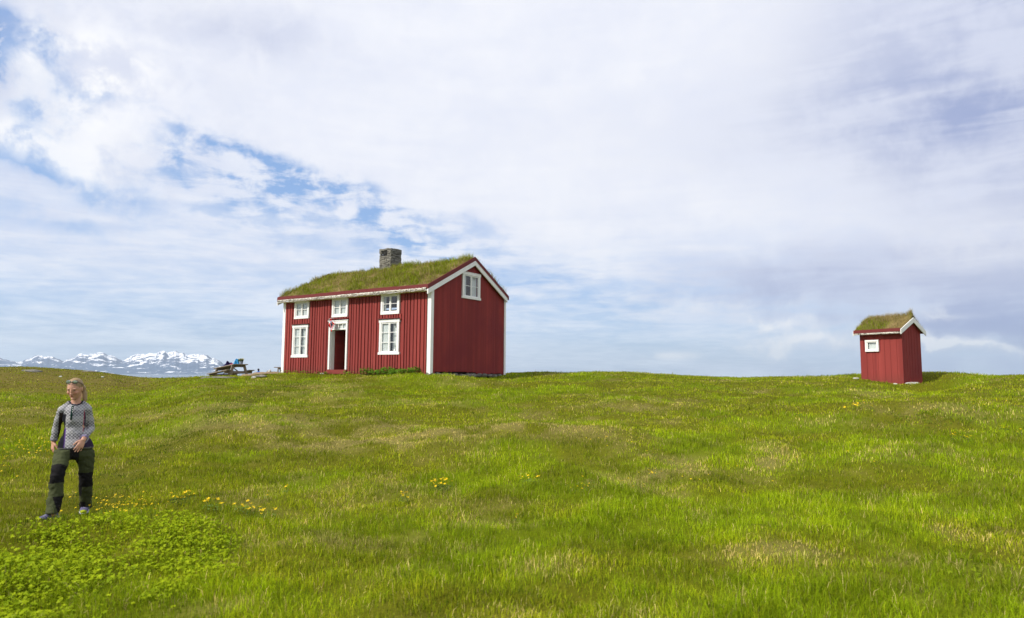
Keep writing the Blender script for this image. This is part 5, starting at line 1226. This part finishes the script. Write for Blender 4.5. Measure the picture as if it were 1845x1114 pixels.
    kR = legR&(up+nzk < zR+.10-((w-knR)@PR/.09)**2*.04)&(up+nzk > zR-.105); c[kR] = blk
    zL = pw(455, 745, .06)[2]; kL = (~legR)&(up+nzk < zL+.045)&(up+nzk > zL-.13); c[kL] = blk
    c[(~legR)&(up < zL-.05)&(up > zL-.24)&(((w-knL)@PR) < -.03)] = blk
    lowR = legR&(up < zR-.25)&(((w-pw(225, 940, -.19))@PR)-(up-pw(225, 940, 0)[2])*-.35 > .022); c[lowR] = blk
    c[(~legR)&(up < pw(450, 925, .2)[2])&(((w-pw(452, 940, .2))@PR) < .0)] = blk
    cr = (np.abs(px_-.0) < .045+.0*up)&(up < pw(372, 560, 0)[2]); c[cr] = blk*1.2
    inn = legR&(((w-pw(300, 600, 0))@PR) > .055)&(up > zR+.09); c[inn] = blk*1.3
    dk = (~legR); c[dk&(c[:, 1] > .04)] *= .82  # olive of the left leg darkened: its shade is put into the colour
    setcol(tr, c)
    # waistband, pocket flap
    k = MB(); k.loft([(fp(228, 648, -.185), PR*.004, zv*.03), (fp(300, 640, -.19), PR*.004, zv*.03)], 0, 6) if False else None
    # ---- shoes
    def shoe(heel, toe, name_lbl, pitch=0):
        d = toe-heel; L = np.linalg.norm(d); d = d/L; s_ = np.cross(d, zv); s_ /= np.linalg.norm(s_); n = np.cross(s_, d)
        o_ = heel-ORG; u = MB()
        prof = [(-.01, .022, .012, .030), (.01, .033, .034, .045), (.05, .036, .050, .055), (.09, .037, .052, .052), (.13, .041, .036, .036), (.17, .045, .028, .028), (.21, .044, .024, .023), (.25, .034, .019, .018), (.268, .015, .012, .014)]
        u.loft([(o_+d*x*L/.26+n*(.022+h*.6), s_*w_, n*h) for x, w_, h, q in prof], 0, 18)
        sh_, w2 = remesh('shoe', u, .005, M_CLOTH, t, 2, None, None); rel = w2-o_; x = rel@d/L; y = rel@s_; z = rel@n
        c = np.tile([.085, .075, .16], (len(w2), 1)); c[(np.sin(x*60+y*40) > .75)&(z > .03)] = (.18, .18, .25); c[x > .93] = (.36, .42, .02); lace = (np.abs(y) < .014)&(x > .40)&(x < .75); c[lace] = (.16, .16, .21); setcol(sh_, c)
        so = MB(); so.loft([(o_+d*x*L/.26+n*.012, s_*(w_+.006), n*hh) for x, w_, hh in ((-.018, .018, .012), (0, .034, .016), (.06, .037, .016), (.13, .042, .014), (.19, .047, .013), (.24, .038, .012), (.272, .016, .010))], 0, 16); so.build('sole', fab('shoe_sole', (.38, .38, .40)), sh_, smooth=True)
        k = MB(); k.tube([o_+d*.045+n*.07, o_+d*.045+n*.115], [.038, .036], 0, 14, 0); k.build('sock', fab('grey_sock', (.20, .20, .21)), sh_, smooth=True)
    fr_ = FOOT_R.copy(); hl = pw(246, 1050, -.13); to = pw(133, 1066, -.27); hl[2] = FOOT_R[2]+.004; to[2] = FOOT_R[2]-.002
    hl = hl+(to-hl)*0; L = to-hl; to = hl+L/np.linalg.norm(L)*.235; shoe(hl, to, '')
    hl = pw(462, 985, .34); to = pw(436, 1015, .12); hl[2] = FOOT_L[2]+.055; to[2] = FOOT_L[2]+.012; L = to-hl; to = hl+L/np.linalg.norm(L)*.235; shoe(hl, to, '')
woman()

def far_person(px, ptop, Y, col, haircol, label, hgt):
    top = dirw(px, ptop, Y); x, y = top[0], top[1]; g = float(H(x, y)); hgt = top[2]-g; k = hgt/1.68; t = empty('person', (x, y, g), 0, label, 'person', None)
    P = lambda a, b_, c: np.array([a, b_, c])*k
    b = MB(); b.tube([P(-.09, 0, .88), P(-.10, .02, .48), P(-.10, 0, .06)], np.array([.085, .06, .04])*k, 0, 12, .9); b.tube([P(.09, 0, .88), P(.10, -.04, .48), P(.11, .02, .06)], np.array([.085, .06, .04])*k, 0, 12, .9)
    b.loft([(P(0, 0, .80), P(.15, 0, 0), P(0, .10, 0)), (P(0, 0, 1.0), P(.13, 0, 0), P(0, .09, 0)), (P(0, 0, 1.2), P(.16, 0, 0), P(0, .11, 0)), (P(0, 0, 1.36), P(.17, 0, 0), P(0, .09, 0)), (P(0, 0, 1.42), P(.08, 0, 0), P(0, .06, 0))], 0, 18, True, .5)
    b.tube([P(0, 0, 1.38), P(0, -.01, 1.48)], [.05*k, .048*k], 0, 12, .5); b.ball(P(0, -.01, 1.57), (.075*k, .09*k, .11*k)); b.ball(P(0, -.10, 1.55), .015*k)
    for sg in (-1, 1):
        b.tube([P(sg*.18, 0, 1.35), P(sg*.24, -.02, 1.10), P(sg*.20, -.14, .90)], np.array([.05, .04, .028])*k, 0, 10, .9)
        b.tube([P(sg*.11, .05, .05), P(sg*.12, -.16, .04)], [.04*k, .035*k], 0, 10, .9)
        w0 = P(sg*.20, -.14, .90)
        b.loft([(w0, P(.02, 0, 0), P(0, .03, 0)), (w0+P(0, -.03, -.07), P(.014, 0, 0), P(0, .038, 0))], 0, 10, True, .5)
        for q in range(4): b.tube([w0+P(0, -.06+.02*q, -.06), w0+P(0, -.065+.02*q, -.12), w0+P(-sg*.02, -.06+.02*q, -.15)], [.010*k, .009*k, .007*k], 0, 6, .8)
        b.tube([w0+P(0, -.02, -.02), w0+P(-sg*.02, -.07, -.06)], [.012*k, .009*k], 0, 6, .8)
    t.rotation_euler = (0, 0, R(165) if haircol[0] < .05 else R(30))
    body, w = remesh('body', b, .014*k, M_SKIN, t, 1); c = np.tile([.50, .28, .20], (len(w), 1)); setcol(body, c)
    j = MB(); j.loft([(P(0, 0, .78), P(.18, 0, 0), P(0, .13, 0)), (P(0, 0, 1.0), P(.165, 0, 0), P(0, .12, 0)), (P(0, 0, 1.2), P(.18, 0, 0), P(0, .13, 0)), (P(0, 0, 1.37), P(.18, 0, 0), P(0, .11, 0)), (P(0, .01, 1.46), P(.075, 0, 0), P(0, .07, 0))], 0, 18, True, .3)
    for sg in (-1, 1): j.tube([P(sg*.17, 0, 1.36), P(sg*.245, -.02, 1.10), P(sg*.21, -.12, .93)], np.array([.075, .062, .05])*k, 0, 12, .8)
    jo, w = remesh('jacket', j, .016*k, M_CLOTH, t, 1, lambda q: (fbm(q[:, 0]*12, q[:, 2]*12, 3, 2)-.5)*.02); setcol(jo, np.tile(col, (len(w), 1)))
    j = MB(); 
    for sg in (-1, 1): j.tube([P(sg*.085, 0, .90), P(sg*.10, 0, .48), P(sg*.105, 0, .08)], np.array([.11, .085, .07])*k, 0, 12, 0)
    jo, w = remesh('trousers', j, .016*k, M_CLOTH, t, 1); setcol(jo, np.tile([.02, .02, .03], (len(w), 1)))
    hh = MB(); hh.ball(P(0, .018, 1.60), (.088*k, .098*k, .105*k)); ho, w = remesh('hair', hh, .012*k, M_CLOTH, t, 1); setcol(ho, np.tile(haircol, (len(w), 1)))
    return t
far_person(466, 664.8, 40.0, (.015, .09, .42), (.02, .015, .03), 'distant dark haired person in a bright blue jacket beyond the rocks beside the picnic table', 1)
far_person(482.3, 668.8, 41.3, (.02, .025, .06), (.12, .075, .045), 'distant brown haired person in navy whose head shows above rocks near the house corner', 1)
b_ = crest_pt(485.6, 674, 35.2); rock(0, 0, (.09, .07, .08), 44, 'small white stone on the rocks below the brown haired head', M_ROCKP, at_=b_+np.array([0, 0, .10]), sink=0)
